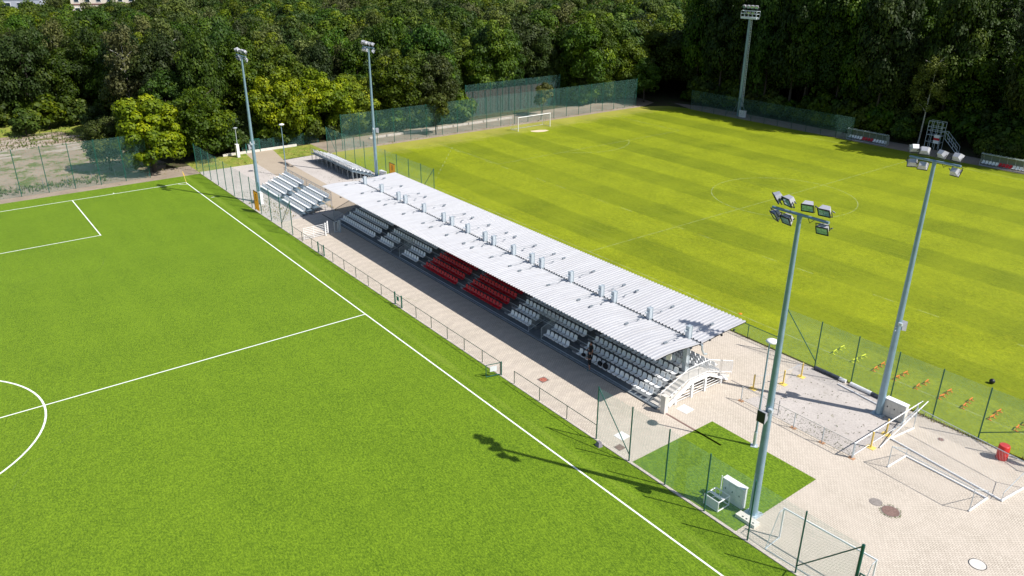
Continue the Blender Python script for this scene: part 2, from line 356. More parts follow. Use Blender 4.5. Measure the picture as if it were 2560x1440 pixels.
sheet('path', [(-12, 12.6), (-4.5, 11.6), (5.1, 11.3), (27.0, 11.2), (27.0, 15.0), (12.2, 15.2), (-4, 15.7), (-12, 17.0)], 0.004, 'path')
sheet('paving', [(24.0, 3.2), (170, 3.2), (170, 23.2), (25.5, 23.2), (25.5, 15.0), (27.0, 15.0), (27.0, 11.2), (24.0, 11.2)], 0.010, 'paving')
sheet('gravel_area', [(81.0, 22.9), (82.7, 18.4), (82.3, 16.6), (81.95, 14.9), (90.45, 14.9), (90.45, 22.9)], 0.016, 'gravel')
sheet('artificial_turf', [(-3.6, -95), (170, -95), (170, 3.05), (-3.6, 3.05)], 0.008, 'turf')
sheet('turf_patch', [(82.4, 3.3), (90.4, 3.3), (90.4, 11.0), (82.4, 11.0)], 0.018, 'turf')
sheet('grass_pitch', [(-4.0, 23.45), (170, 23.45), (170, 99.5), (6.0, 99.5), (-0.5, 97.5), (-3.2, 93.0)], 0.008, 'grass')
sheet('soil_strip', [(-12.0, 23.4), (-4.0, 23.45), (-3.2, 93), (-5, 98), (-12.0, 100)], 0.002, 'tan_soil')
sheet('soil_strip', [(5.0, 98.4), (170, 98.9), (170, 103.0), (5.0, 103.5), (-2, 101)], 0.012, 'tan_soil')
o = MB(); o.bb(-3.6, 82.4, 3.06, 3.20, -0.01, 0.05); o.bb(82.4, 90.4, 3.06, 3.2, -0.01, 0.06); o.bb(90.4, 170, 3.06, 3.20, -0.01, 0.05)
o.build('kerb', 'kerb')['kind'] = 'structure'
o = MB(); o.bb(24.2, 79.0, 8.98, 9.12, 0.0, 0.022); o.build('drain_channel', 'black')['kind'] = 'structure'
o = MB(); o.bb(79.6, 84.6, 9.12, 9.28, 0.0, 0.018); o.build('drain_channel', 'rust')['kind'] = 'structure'
o = MB(); o.bb(79.6, 82.6, 16.5, 16.62, 0.0, 0.018); o.build('drain_channel', 'iron')['kind'] = 'structure'

g0 = random.Random(3); o = MB()
for i in range(46):
    x, y = g0.uniform(-44, -30), g0.uniform(-30, -7); w0 = g0.uniform(1.2, 2.4); o.bb(x-.55, x+.55, y-w0, y+w0, .0, .03+i*.0004)
o = o.build('concrete_slabs', simple('worn_slab', (.36, .30, .25), .9, 0, .2, 1.5)); o['kind'] = 'structure'
# pitch markings
def strip(mb, a, b, wd, z):
    a, b = Vector((*a, z)), Vector((*b, z)); n = (b-a).cross(Vector((0, 0, 1))).normalized()*wd/2
    mb.quad(a-n, b-n, b+n, a+n)
def arc(mb, cx, cy, r, a0, a1, wd, z, n=72):
    for i in range(n):
        t0, t1 = a0+(a1-a0)*i/n, a0+(a1-a0)*(i+1)/n; q = []
        for t, rr in ((t0, r-wd/2), (t1, r-wd/2), (t1, r+wd/2), (t0, r+wd/2)): q.append((cx+rr*math.cos(t), cy+rr*math.sin(t), z))
        mb.quad(*q)
H, W = 52.8, 68.52; L1 = 2*H
mk = MB(); z = 0.014; wd = 0.115
strip(mk, (0, 0), (L1, 0), wd, z); strip(mk, (0, -W), (0, 0), wd, z+.001); strip(mk, (H, -W), (H, -.07), wd, z+.001); strip(mk, (0, -W), (L1, -W), wd, z)
arc(mk, H, -W/2, 9.15, 0, 2*math.pi, wd*1.15, z+.002)
strip(mk, (0.07, -14.1), (16.5, -14.1), wd, z+.002); strip(mk, (16.5, -14.03), (16.5, -W+14.1), wd, z+.003)
strip(mk, (0.07, -W+14.1), (16.5, -W+14.1), wd, z+.002)
arc(mk, 0, 0, 1.0, -math.pi/2, 0, wd*.7, z+.003, 12)
strip(mk, (-0.55, -9.15), (-0.1, -9.15), 0.1, z); strip(mk, (9.15, 0.5), (9.15, 0.95), 0.1, z)
mk.build('pitch_markings', 'line')['kind'] = 'structure'
def faint_line_mat():
    m, N, L, P = newmat('faint_line')
    v = mapping(N, L); f = noise(N, L, v, 1.3, 5, 0.7)
    tr = N.new('ShaderNodeBsdfTransparent'); mx = N.new('ShaderNodeMixShader')
    P.inputs['Base Color'].default_value = (0.50, 0.56, 0.30, 1); P.inputs['Roughness'].default_value = 0.9
    L.new(ramp(N, L, f, [(0.38, 0.06), (0.64, 0.40)]), mx.inputs[0]); L.new(tr.outputs[0], mx.inputs[1]); L.new(P.outputs[0], mx.inputs[2])
    L.new(mx.outputs[0], N['Material Output'].inputs[0]); return m
M['faint'] = faint_line_mat()
mk = MB()
for cx, cy, rr, a0, a1 in ((24, -22, 6.5, .3, 1.5), (19, -27, 9, .2, 1.1), (58, -8, 14, 1.9, 2.6), (35, -14, 20, 4.2, 4.7), (66, -20, 9, 3.4, 4.3)): arc(mk, cx, cy, rr, a0, a1, .07, .012, 24)
M['scuff'] = faint_line_mat(); M['scuff'].node_tree.nodes['Principled BSDF'].inputs['Base Color'].default_value = (.22, .32, .06, 1)
mk.build('turf_scuffs', 'scuff')['kind'] = 'structure'
mk = MB(); GX, YC, YT, YB = 0.837, 60.8, 26.47, 95.1; XC = 53.04
strip(mk, (GX, YT), (2*XC-GX, YT), .12, z); strip(mk, (GX, YT), (GX, YB), .11, z+.001); strip(mk, (GX, YB), (2*XC-GX, YB), .11, z)
strip(mk, (XC, YT), (XC, YB), .11, z+.001); arc(mk, XC, YC, 9.15, 0, 2*math.pi, .13, z+.002)
strip(mk, (GX, YC-20.16), (GX+16.5, YC-20.16), .11, z+.001); strip(mk, (GX, YC+20.16), (GX+16.5, YC+20.16), .11, z+.001); strip(mk, (GX+16.5, YC-20.16), (GX+16.5, YC+20.16), .1, z+.002)
arc(mk, GX+11, YC, 9.15, -0.93, 0.93, .12, z+.002, 30)
mk.build('pitch_markings', 'faint')['kind'] = 'structure'
mk = MB()
for i in range(24):                                     # dashed junior touchline and diagonal dashes
    if i % 3 != 1: strip(mk, (6+i*4.2, 40.23), (6+i*4.2+2.0, 40.23), .11, z+.003)
for i in range(9):
    t0 = i/9; a = Vector((4.2, 41.0)); b = Vector((19.5, 28.0)); p0 = a.lerp(b, t0); p1 = a.lerp(b, t0+.055); strip(mk, p0, p1, .13, z+.004)
mk.build('pitch_markings', 'faint')['kind'] = 'structure'
sheet('sand_patch', [(1.7, 59.2), (2.4, 58.9), (3.3, 59.5), (3.7, 60.8), (3.4, 62.1), (2.6, 62.0), (2.0, 61.0)], 0.016, 'sand')

# ------------------------------------------------------------------ fences
def fence(name, label, a, b, n, h, net='net', post='green_paint', r=0.048, rail=False, braces=(), loc=None, cat='fence', mesh_h=None, postset=None):
    a, b = Vector((*a, 0)), Vector((*b, 0)); root = thing(name, label, cat, a)
    mh = mesh_h or h-0.05
    for i in range(n+1):
        if postset is not None and i not in postset: continue
        p = a.lerp(b, i/n); MB(a).tube(p, p+Vector((0, 0, h)), r, n=8).build('post', post, root)
    MB(a).quad(a+Vector((0, 0, .04)), b+Vector((0, 0, .04)), b+Vector((0, 0, mh)), a+Vector((0, 0, mh))).build('netting', net, root)
    if rail: MB(a).tube(a+Vector((0, 0, h)), b+Vector((0, 0, h)), r*.9, n=6).build('top_rail', post, root)
    for i, j in braces:
        p = a.lerp(b, i/n)+Vector((0, 0, h-.08)); q = a.lerp(b, j/n)+Vector((0, 0, 0.5)); MB(a).tube(p, q, r*.75, n=6).build('brace', post, root)
    return root
FY = 3.17
fence('tall_fence', 'tall green chain-link fence between artificial pitch and gravel, beside the corner floodlight mast', (-5.4, FY), (29.3, FY), 11, 4.0, braces=((11, 10),), )
fence('tall_fence', 'tall green chain-link fence in front of the small turf patch near the stand end', (79.2, FY), (97.3, FY), 6, 4.0, r=.045, braces=((0, 1), (6, 5)))
fence('low_fence', 'low dark green pitchside fence running along the stand up to the open gate', (29.3, FY), (52.5, FY), 9, 1.1, 'net_low', 'dark_green', .028, True)
fence('low_fence', 'low dark green pitchside fence between the teal-panelled gate and the open gate', (53.7, FY), (68.7, FY), 6, 1.1, 'net_low', 'dark_green', .028, True)
fence('low_fence', 'short low green fence right of the open gate, ending at the tall fence', (70.3, FY), (79.2, FY), 3, 1.1, 'net_low', 'dark_green', .028, True)
fence('tall_fence', 'high green netting fence behind the corner flag, beside the concrete yard', (-5.7, -60.0), (-5.6, -3.2), 18, 6.2)
fence('tall_fence', 'green chain-link fence behind the far bleacher, along the striped pitch', (-5.1, 23.45), (26.8, 23.45), 10, 4.0, braces=((0, 1), (10, 9.0)))
fence('tall_fence', 'green chain-link fence behind the orange hurdles at the right edge', (79.18, 23.35), (100.4, 23.5), 7, 3.92, r=.045, braces=((0, 1), (7, 5)))
fence('low_fence', 'low green fence between the striped pitch and the back of the stand', (26.8, 23.4), (79.18, 23.35), 16, 1.2, 'net', 'green_paint', .035, True)
fence('tall_fence', 'high green net behind the far goal, along the edge of the wood', (-5.0, 26.0), (-4.5, 92.0), 21, 5.6)
fence('tall_fence', 'tall green netting standing in front of the brown screen behind the goal', (-14.8, 56.5), (-14.8, 80.0), 8, 6.2, braces=((0, 1), (8, 7)))
fence('tall_fence', 'dark chain-link fence along the shaded far side by the ladder mast', (4.8, 98.3), (40.0, 98.6), 12, 3.95, 'net', 'dark_green', .04, braces=((4, 3), (4, 5)))
fence('tall_fence', 'low green fence beside the small gate under the trees', (-12.0, 12.2), (-12.0, 25.0), 5, 1.9)
fence('low_fence', 'low wire fence in the weeds behind the high net of the yard', (-9.0, -40), (-9.0, -4), 12, 1.2, 'net_low', 'galv_dark', .03)

t = thing('low_wall', 'low white concrete wall at the foot of the wood behind the goal', 'wall', (-9.3, 33, 0))
for i in range(9):
    y = 33+i*3.4; MB(t.location).bb(-9.4, -9.15, y, y+3.2, 0, 0.35).build('block', 'kerb', t)
tag(MB().bb(-11.8, -11.55, 9.0, 21.0, 0, .35).build('low_wall', 'pale_concrete'), 'pale kerb wall across the end of the sandy path', 'wall')
t = thing('screen_wall', 'tall brown board screen behind the green netting', 'wall', (-16, 56, 0))
mb = MB(t.location)
for i in range(60): mb.bb(-16+(i % 2)*.05, -15.9+(i % 2)*.05, 56+i*.4, 56.4+i*.4, 0, 4.6)
mb.build('boards', 'brown_board', t)
mb = MB(t.location)
for i in range(9): mb.bb(-15.8, -15.68, 56+i*2.9, 56.12+i*2.9, 0, 4.7)
mb.build('frame', 'dark_metal', t)

# gates
t = thing('gate', 'green pitchside gate with small pale notice, swung open onto the turf', 'gate', (68.7, FY, 0))
mb = MB(t.location)
for x in (68.7,): mb.tube((x, FY, 0), (x, FY, 1.2), .05)
mb.build('post', 'green_paint', t)
mb = MB(t.location); A, B = Vector((68.62, FY-.05, 0)), Vector((68.34, 2.0, 0))
for zz in (.12, 1.1): mb.tube(A+Vector((0, 0, zz)), B+Vector((0, 0, zz)), .03)
for p in (A, B): mb.tube(p+Vector((0, 0, .12)), p+Vector((0, 0, 1.1)), .03)
mb.build('leaf_frame', 'green_paint', t)
MB(t.location).quad(A+Vector((0, 0, .12)), B+Vector((0, 0, .12)), B+Vector((0, 0, 1.1)), A+Vector((0, 0, 1.1))).build('netting', 'net_low', t)
c_ = A.lerp(B, .5); d_ = (B-A).normalized()
mb = MB(t.location); mb.box((c_.x+.04, c_.y, .72), (.02, .55, .42), math.atan2(d_.y, d_.x)-math.pi/2); mb.build('notice', 'signw', t)
t = thing('gate', 'closed green pitchside gate with a small teal panel, beside the red seats', 'gate', (52.5, FY, 0))
for x in (52.5, 53.7): MB(t.location).bb(x-.05, x+.05, FY-.05, FY+.05, 0, 1.25).build('post', 'green_paint', t)
mb = MB(t.location)
for zz in (.15, 1.1): mb.tube((52.56, FY, zz), (53.64, FY, zz), .025)
mb.build('leaf_frame', 'green_paint', t); MB(t.location).quad((52.5, FY, .1), (53.7, FY, .1), (53.7, FY, 1.1), (52.5, FY, 1.1)).build('netting', 'net_low', t)
MB(t.location).bb(52.85, 53.25, FY-.03, FY-.01, .55, .95).build('notice', simple('teal_panel', (0.03, .22, .2)), t)
t = thing('gate', 'closed green gate at the far end of the low fence, nearest the white turnstile rails', 'gate', (36.1, FY, 0))
for x in (36.1, 37.5): MB(t.location).bb(x-.05, x+.05, FY-.05, FY+.05, 0, 1.25).build('post', 'green_paint', t)
mb = MB(t.location)
for zz in (.15, 1.1): mb.tube((36.15, FY-.03, zz), (37.45, FY-.03, zz), .022)
mb.build('leaf_frame', 'green_paint', t)
MB(t.location).quad((36.15, FY-.03, .15), (37.45, FY-.03, .15), (37.45, FY-.03, 1.1), (36.15, FY-.03, 1.1)).build('netting', 'net_low', t)
t = thing('gate', 'dark green mesh gate leaf at the bottom edge beside the thick fence post', 'gate', (97.3, FY, 0))
MB(t.location).tube((97.3, FY+.02, 0), (97.3, FY+.02, 4.0), .085, n=10).build('post', 'green_paint', t)
mb = MB(t.location)
for zz in (.15, 2.4): mb.tube((97.45, FY, zz), (99.6, FY, zz), .04)
for x in (97.45, 99.6): mb.tube((x, FY, .15), (x, FY, 2.4), .04)
mb.tube((97.45, FY, 1.2), (99.6, FY, 1.2), .03)
for i in range(1, 9):
    mb.tube((97.45, FY, .15+.25*i), (99.6, FY, .15+.25*i), .008, n=4); mb.tube((97.45+.24*i, FY, .15), (97.45+.24*i, FY, 2.4), .008, n=4)
mb.build('leaf_frame', 'green_paint', t)
t = thing('gate', 'small green gate with a white notice under the trees at the path end', 'gate', (-11.6, 12.7, 0))
mb = MB(t.location)
for y in (12.7, 14.9): mb.bb(-11.66, -11.54, y-.06, y+.06, 0, 2.1)
mb.bb(-11.64, -11.56, 12.7, 14.9, 2.0, 2.1); mb.bb(-11.63, -11.57, 12.7, 14.9, .1, .18); mb.build('frame', 'green_paint', t)
MB(t.location).quad((-11.6, 12.7, .1), (-11.6, 14.9, .1), (-11.6, 14.9, 2.0), (-11.6, 12.7, 2.0)).build('netting', 'net', t)
MB(t.location).bb(-11.55, -11.52, 13.4, 14.1, 1.3, 1.75).build('notice', 'signw', t)

# white turnstile barriers at the far end of the stand front
t = thing('barrier_rail', 'white barred railing ending in a tall upright frame by the low fence', 'barrier', (31.5, 4.6, 0))
mb = MB(t.location)
for zz in [.15+.2*i for i in range(7)]: mb.tube((31.6, 3.5, zz), (31.45, 6.15, zz), .022, n=6)
for y in (3.5, 4.7, 6.1): mb.tube((31.6-(y-3.5)*.055, y, 0), (31.6-(y-3.5)*.055, y, 1.4), .03)
mb.build('rails', 'white_paint', t)
mb = MB(t.location)
for q in ((31.55, 6.1), (31.1, 6.6)): mb.bb(q[0]-.05, q[0]+.05, q[1]-.05, q[1]+.05, 0, 1.5)
for i in range(6): mb.tube((31.55, 6.1, .25+.22*i), (31.1, 6.6, .25+.22*i), .025, n=6)
mb.build('end_frame', 'white_paint', t)
t = thing('barrier_rail', 'narrow pale blue-grey gate frame standing alone in the shade by the stand', 'barrier', (31.5, 7.5, 0))
mb = MB(t.location)
for y in (7.3, 7.72): mb.bb(31.35, 31.43, y-.04, y+.04, 0, 1.35)
mb.bb(31.35, 31.43, 7.3, 7.72, 1.27, 1.35); mb.bb(31.35, 31.43, 7.3, 7.72, .1, .18); mb.build('leaf_frame', 'galv', t)
MB(t.location).bb(31.4, 31.6, 7.8, 7.98, 0, 1.45).build('post', 'galv', t)

# ------------------------------------------------------------------ seats
def seat_mesh(mat, name='seat'):
    # moulded bucket seat facing -Y, base at its mounting foot
    prof = [(-.21, .405), (-.17, .43), (-.05, .415), (.08, .405), (.15, .43), (.19, .52), (.215, .64), (.235, .74), (.235, .79)]
    xs = [-.192, -.172, -.07, .07, .172, .192]; vs = []; fs = []
    for lay in (0, 1):
        for k, (y, zz) in enumerate(prof):
            for x in xs:
                up_ = .05*max(0, (abs(x)-.1)/.115)**1.5
                narrow = 1.0 if k < len(prof)-2 else (.95 if k == len(prof)-2 else .78)
                yy, z2 = y, zz
                if k < 4: z2 += up_
                else: yy -= up_*1.1
                if lay: z2 -= .018 if k < 5 else 0; yy += 0 if k < 4 else .02
                vs.append((x*narrow, yy, z2))
    nx, ny = len(xs), len(prof); n = nx*ny
    for k in range(ny-1):
        for i in range(nx-1):
            a = k*nx+i; fs.append((a, a+1, a+nx+1, a+nx)); fs.append((n+a, n+a+nx, n+a+nx+1, n+a+1))
    for i in range(nx-1):
        fs.append((i, n+i, n+i+1, i+1)); a = (ny-1)*nx+i; fs.append((a, a+1, n+a+1, n+a))
    for k in range(ny-1):
        a = k*nx; fs.append((a, a+nx, n+a+nx, n+a)); a += nx-1; fs.append((a, n+a, n+a+nx, a+nx))
    mb = MB(); mb.add(vs, fs); mb.bb(-.06, .06, -.08, .12, .28, .40)
    return mb.mesh(name, mat, False)
SEAT_W, SEAT_R = seat_mesh('white_plastic', 'white_seat'), seat_mesh('red_plastic', 'red_seat')
def merge_seats(name, me_pts, parent, label=None):
    # many far seats as one mesh: numpy copies of the seat shape
    groups = {}
    V = []; F = []; nv = 0; mats = []; mi = []
    for me, x, y, zz, flip in me_pts:
        if me not in groups:
            a = np.zeros(len(me.vertices)*3); me.vertices.foreach_get('co', a); groups[me] = (a.reshape(-1, 3), [tuple(p.vertices) for p in me.polygons]); mats.append(me)
        co, fs = groups[me]; c = co.copy()
        if flip: c[:, 0] *= -1; c[:, 1] *= -1
        V.append(c+np.array([x, y, zz])); F += [tuple(i+nv for i in f) for f in fs]; mi += [mats.index(me)]*len(fs); nv += len(c)
    m2 = bpy.data.meshes.new(name); m2.from_pydata(np.concatenate(V).tolist(), [], F)
    for me in mats: m2.materials.append(me.materials[0])
    m2.polygons.foreach_set('material_index', mi); m2.update()
    o = link(name, m2, parent); o['kind'] = 'stuff'
    if label: o['label'] = label
    return o

# ------------------------------------------------------------------ grandstand
GS = thing('grandstand', 'long roofed grandstand with white and red seats between the two pitches', 'grandstand', (52.7, 13.1, 0))
G0 = Vector(GS.location)
NR, RP, RH, Y0, Z0 = 5, 0.82, 0.28, 9.25, 0.15
X0, X1 = 28.4, 78.15
VOM = [(40.85, 42.65), (64.35, 66.0)]
AIS = [(36.65, 37.7), (45.95, 47.15), (53.15, 54.2), (60.1, 61.25), (69.15, 70.1)]
def mir(y): return 2*13.1-y
for side in (0, 1):
    mb = MB(G0)
    for k in range(NR):
        y0 = Y0+k*RP; y1 = 13.08; zt = Z0+k*RH; zb = Z0+(k-1)*RH if k else 0.0
        segs = [(X0, X1)]
        if k < 2 and True:
            segs = [(X0, VOM[0][0]), (VOM[0][1], VOM[1][0]), (VOM[1][1], X1)]
            for v in VOM: 
                if k == 0: mb.bb(v[0], v[1], *(sorted((y0, Y0+2*RP)) if not side else sorted((mir(y0), mir(Y0+2*RP)))), 0, .10)
        for a, b in segs:
            ya, yb = (y0, y0+RP if k < NR-1 else y1) if not side else (mir(y0+RP) if k < NR-1 else mir(y1), mir(y0))
            mb.bb(a, b, ya, yb, 0.0, zt)
    mb.build('terrace', 'step_concrete', GS)
    # pale nosing rails under each row and front beam
    mb = MB(G0)
    for k in range(NR):
        y = Y0+k*RP-0.012; yy = y if not side else mir(y)
        for a, b in ([(X0, X1)] if k >= 2 else [(X0, VOM[0][0]), (VOM[0][1], VOM[1][0]), (VOM[1][1], X1)]):
            mb.bb(a+.01, b-.01, yy-.02, yy+.02, Z0+k*RH-.05, Z0+k*RH+.012)
            ys = Y0+k*RP+.22; ys = ys if not side else mir(ys)
    mb.build('step_nosing', 'galv', GS)
    for a, b in AIS:
        mb = MB(G0)
        for k in range(1, NR):
            for h_, d_ in ((1, .27),):
                y = Y0+k*RP-d_; zt = Z0+(k-1)*RH+RH/2
                ya, yb = (y, y+d_-.035) if not side else (mir(y+d_-.035), mir(y))
                mb.bb(a+.08, b-.08, ya, yb, zt-.14, zt)
        mb.build('aisle_steps', 'concrete', GS)
seats_w, seats_r = [], []
for side in (0, 1):
    for k in range(NR):
        y = Y0+k*RP+.30; zz = Z0+k*RH
        if k < 2: groups = [(28.85, 16, 'w'), (38.0, 6, 'w'), (43.1, 6, 'w'), (47.4, 12, 'r'), (54.45, 12, 'r'), (61.5, 6, 'w'), (66.35, 6, 'w'), (70.4, 16, 'w')]
        else: groups = [(28.85, 16, 'w'), (38.0, 16, 'w'), (47.4, 12, 'r'), (54.45, 12, 'r'), (61.5, 16, 'w'), (70.4, 16, 'w')]
        for gx, n, c in groups:
            step = {6: .485, 16: .499 if gx != 38.0 else .499, 12: .482}[n]
            for i in range(n):
                x = gx+i*step
                if k == NR-1 and any(abs(x-cx) < .32 for cx in (28.15, 32.24, 36.12, 37.61, 41.52, 45.37, 46.9, 49.75, 52.68, 54.08, 57.15, 59.86, 61.23, 65.11, 68.82, 70.29, 74.12, 77.96)): continue
                (seats_w if c == 'w' else seats_r).append((x, y if not side else mir(y), zz-.28+.28, side, k))
def camd(s): return (Vector((s[0], s[1], s[2]))-CAM).length + (40 if s[3] and s[0] < 76 else 0) + (6 if s[4] == 4 else 0)
seats_w.sort(key=camd); seats_r.sort(key=camd)
for s in seats_w[:100]: link('seat', SEAT_W, GS, (s[0]-G0.x, s[1]-G0.y, s[2]-.0), math.pi if s[3] else 0)
for s in [q for q in seats_r if not q[3]][:96]: link('red_seat', SEAT_R, GS, (s[0]-G0.x, s[1]-G0.y, s[2]), 0, 'red seat')
rest = [(SEAT_W, s[0]-G0.x, s[1]-G0.y, s[2], s[3]) for s in seats_w[100:]]
merge_seats('seat_rows', rest, GS, 'rows of white seats')
rr = [q for q in seats_r if not q[3]][96:]+[q for q in seats_r if q[3]]
merge_seats('red_seat_rows', [(SEAT_R, s[0]-G0.x, s[1]-G0.y, s[2], s[3]) for s in rr], GS, 'rows of red seats')
# railings
def rail_panel(mb, a, b, za, zb, h=1.0, step=.13, r=.022, end=True):
    a, b = Vector((*a, za)), Vector((*b, zb)); n = max(2, int((b-a).length/step)); U = Vector((0, 0, 1))
    mb.tube(a+U*h, b+U*h, r*1.15, n=6); mb.tube(a+U*.12, b+U*.12, r*.8, n=6)
    for i in range(n+1):
        p = a.lerp(b, i/n); th = r if (i in (0, n)) else r*.55
        mb.tube(p+U*(0 if i in (0, n) else .12), p+U*h, th, n=5, cap=False)
for (a, b) in VOM:
    mb = MB(G0)
    rail_panel(mb, (a, Y0), (a, Y0+2*RP), .15, .71); rail_panel(mb, (b, Y0), (b, Y0+2*RP), .15, .71)
    rail_panel(mb, (a, Y0+2*RP), (b, Y0+2*RP), .71, .71)
    mb.build('entrance_railing', 'galv', GS)
# end stairs with railings, mirrored about the stand's middle line, at both ends
def end_stairs(xa, xb, xr, nm, rmat, smat):
    mb = MB(G0)
    for side in (0, 1):
        n = 8
        for i in range(n):
            y0 = 9.3+i*.36; y1 = y0+.36 if i < n-1 else 13.1; ya, yb = (y0, y1) if not side else (mir(y1), mir(y0))
            mb.bb(xa, xb, ya, yb, max(0, .16*(i+1)-.30), .16*(i+1))
    mb.build('staircase', smat, GS)
    mb = MB(G0)
    for side in (0, 1):
        f = (lambda y: y) if not side else mir
        rail_panel(mb, (xr, f(9.15)), (xr, f(12.0)), .25, 1.28, 1.08, .12, .026); rail_panel(mb, (xr, f(12.0)), (xr, f(13.1)), 1.28, 1.28, 1.08, .12, .026)
    mb.build('stair_railing', rmat, GS)
end_stairs(78.2, 79.15, 79.2, 'near', 'white_paint', 'pale_concrete')
end_stairs(27.35, 28.35, 27.3, 'far', 'galv_dark', 'concrete')
# ground-level side bars and posts closing the space under the near stairs
mb = MB(G0)
for y, h_ in ((10.6, .52), (12.3, 1.2), (13.75, 1.1), (15.6, .6)): MB(G0).bb(79.27, 79.45, y-.09, y+.09, 0, h_).build('side_post', 'white_paint', GS)
mb = MB(G0)
for zz in (.15, .38, .61, .84):
    y0 = 10.0+zz*2.2; mb.tube((79.36, y0, zz), (79.36, mir(y0), zz), .022, n=6)
mb.bb(79.24, 79.5, 12.15, 14.05, 1.18, 1.30)
for a, b in (((79.36, 9.9, .1), (79.36, 12.15, 1.24)), ((79.36, 14.05, 1.24), (79.36, 16.3, .1))):
    d = Vector(b)-Vector(a); mb.box((Vector(a)+Vector(b))/2, (.24, d.length, .12), rot=Matrix.Rotation(math.atan2(d.z, d.y), 3, 'X'))
mb.build('side_bars', 'white_paint', GS)
tag(MB().bb(79.42, 79.82, 9.0, 9.38, 0, 1.38).build('pillar', 'pale_concrete'), 'square pale pillar at the foot of the right end stairs', 'pillar')
# columns through the valley of the roof
CX = [28.15, 32.24, 36.12, 37.61, 41.52, 45.37, 46.9, 49.75, 52.68, 54.08, 57.15, 59.86, 61.23, 65.11, 68.82, 70.29, 74.12, 77.96]
mb = MB()
mb.bb(-.17, .17, -.19, -.15, 1.2, 4.95); mb.bb(-.17, .17, .15, .19, 1.2, 4.95); mb.bb(-.14, .14, -.15, .15, 1.2, 4.93)
mb.bb(-.22, .22, -.24, .24, 1.15, 1.2); mb.tube((0, -.3, 4.62), (0, .3, 4.62), .05)
mb.tube((-.05, -.42, 4.6), (-.05, -.2, 4.62), .07, n=6)
COLM = mb.mesh('column', 'galv')
for x in CX: link('column', COLM, GS, (x-G0.x, 0, 0))
mb = MB()          # tie rods and brackets from each column to both roof slopes
for sgn, ye in ((-1, -2.45), (1, 2.55)):
    mb.tube((0, 0, 4.62), (0, ye, 4.36), .012, n=5); mb.box((0, ye, 4.33), (.14, .34, .10)); mb.box((0, ye*.5, 4.28), (.10, .22, .05))
RODM = mb.mesh('tie_rod', 'galv_dark')
for x in CX: link('tie_rod', RODM, GS, (x-G0.x, 0, 0))
mb = MB()
for sgn in (-1, 1):
    mb.add([(-.09, 0, 3.4), (.09, 0, 3.4), (.09, sgn*4.4, 3.98), (-.09, sgn*4.4, 3.98), (-.09, 0, 3.82), (.09, 0, 3.82), (.09, sgn*4.4, 4.08), (-.09, sgn*4.4, 4.08)],
           [(0, 1, 2, 3), (7, 6, 5, 4), (0, 4, 5, 1), (1, 5, 6, 2), (2, 6, 7, 3), (3, 7, 4, 0)])
BEM = mb.mesh('roof_beam', 'galv')
for x in CX: link('roof_beam', BEM, GS, (x-G0.x, 0, 0))
mb = MB(G0)
for y, zz in ((8.7, 4.09), (9.9, 4.11), (11.1, 4.07), (12.3, 3.95), (14.0, 3.93), (15.3, 4.02), (16.5, 4.10), (17.8, 4.11)): mb.bb(26.5, 79.0, y-.05, y+.05, zz-.06, zz+.0)
mb.build('purlins', 'galv_dark', GS)
# trapezoidal roof sheets
def roof(name, prof):
    P_ = .33; d = .064; xs = []; x = 26.3
    while x < 79.2-.001:
        for dx, hh in ((0, 0), (.155, 0), (.175, d), (.295, d), (.315, 0)): xs.append((min(x+dx, 79.2), hh))
        x += P_
    xs.append((79.2, 0)); vs, fs = [], []; ny = len(prof)
    for (x, hh) in xs:
        for (y, zz) in prof: vs.append((x, y, zz+hh))
    for i in range(len(xs)-1):
        for j in range(ny-1): a = i*ny+j; fs.append((a, a+ny, a+ny+1, a+1))
    MB(G0).add(vs, fs).build(name, 'roof', GS)
roof('roof_panel', [(13.0, 3.97), (10.55, 4.20), (9.5, 4.215), (8.38, 4.15)])
roof('roof_panel', [(13.2, 3.97), (16.0, 4.17), (18.14, 4.25)])
mb = MB(G0); mb.bb(26.35, 79.25, 12.98, 13.22, 3.86, 3.95)
mb.build('gutter', 'galv_dark', GS)
mb = MB(G0)
for yy in (12.99, 13.21):
    vs = []
    for i in range(160):
        x = 26.3+i*.33; vs += [(x, 3.92), (x, 3.985), (x+.165, 3.985), (x+.185, 4.075), (x+.285, 4.075), (x+.31, 3.985)] if i == 0 else [(x, 3.985), (x+.165, 3.985), (x+.185, 4.075), (x+.285, 4.075), (x+.31, 3.985)]
    vs.append((79.1, 3.92)); n = len(vs); mb.add([(a, yy, b) for a, b in vs], [tuple(range(n))])
mb.build('rib_closers', 'dark_metal', GS)
mb = MB(G0); mb.path([(79.25, 13.1, 3.9), (79.2, 13.2, 3.5), (79.0, 13.7, 2.9), (78.95, 14.1, 2.75)], .075, 8); mb.build('downpipe', 'galv', GS)
mb = MB(G0)
for x in [26.31, 79.19]:
    pass
for x in (27.6, 31.5): MB(G0).bb(x-.1, x+.1, 8.22, 8.37, 4.03, 4.12).build('eave_bracket', 'dark_metal', GS)
for y in (11.9, 13.9, 15.2, 16.6): MB(G0).bb(79.2, 79.3, y-.07, y+.07, 4.0, 4.12).build('eave_bracket', 'dark_metal', GS)
mb = MB(G0)
for side in (0, 1):
    y = 8.5 if not side else 17.95
mb.bb(X0, X1+.9, 9.02, 9.24, 0, .13); mb.build('foundation_beam', 'galv_dark', GS)
# loudspeaker hanging at the near eave
t = thing('loudspeaker', 'grey loudspeaker hanging under the right end of the stand roof', 'loudspeaker', (78.6, 10.4, 3.6))
mb = MB(t.location); mb.box((78.6, 10.4, 3.62), (.35, .3, .5), .5); mb.build('body', 'cream', t); mb = MB(t.location); mb.tube((78.6, 10.4, 3.87), (78.6, 10.4, 4.1), .03); mb.build('bracket', 'dark_metal', t)

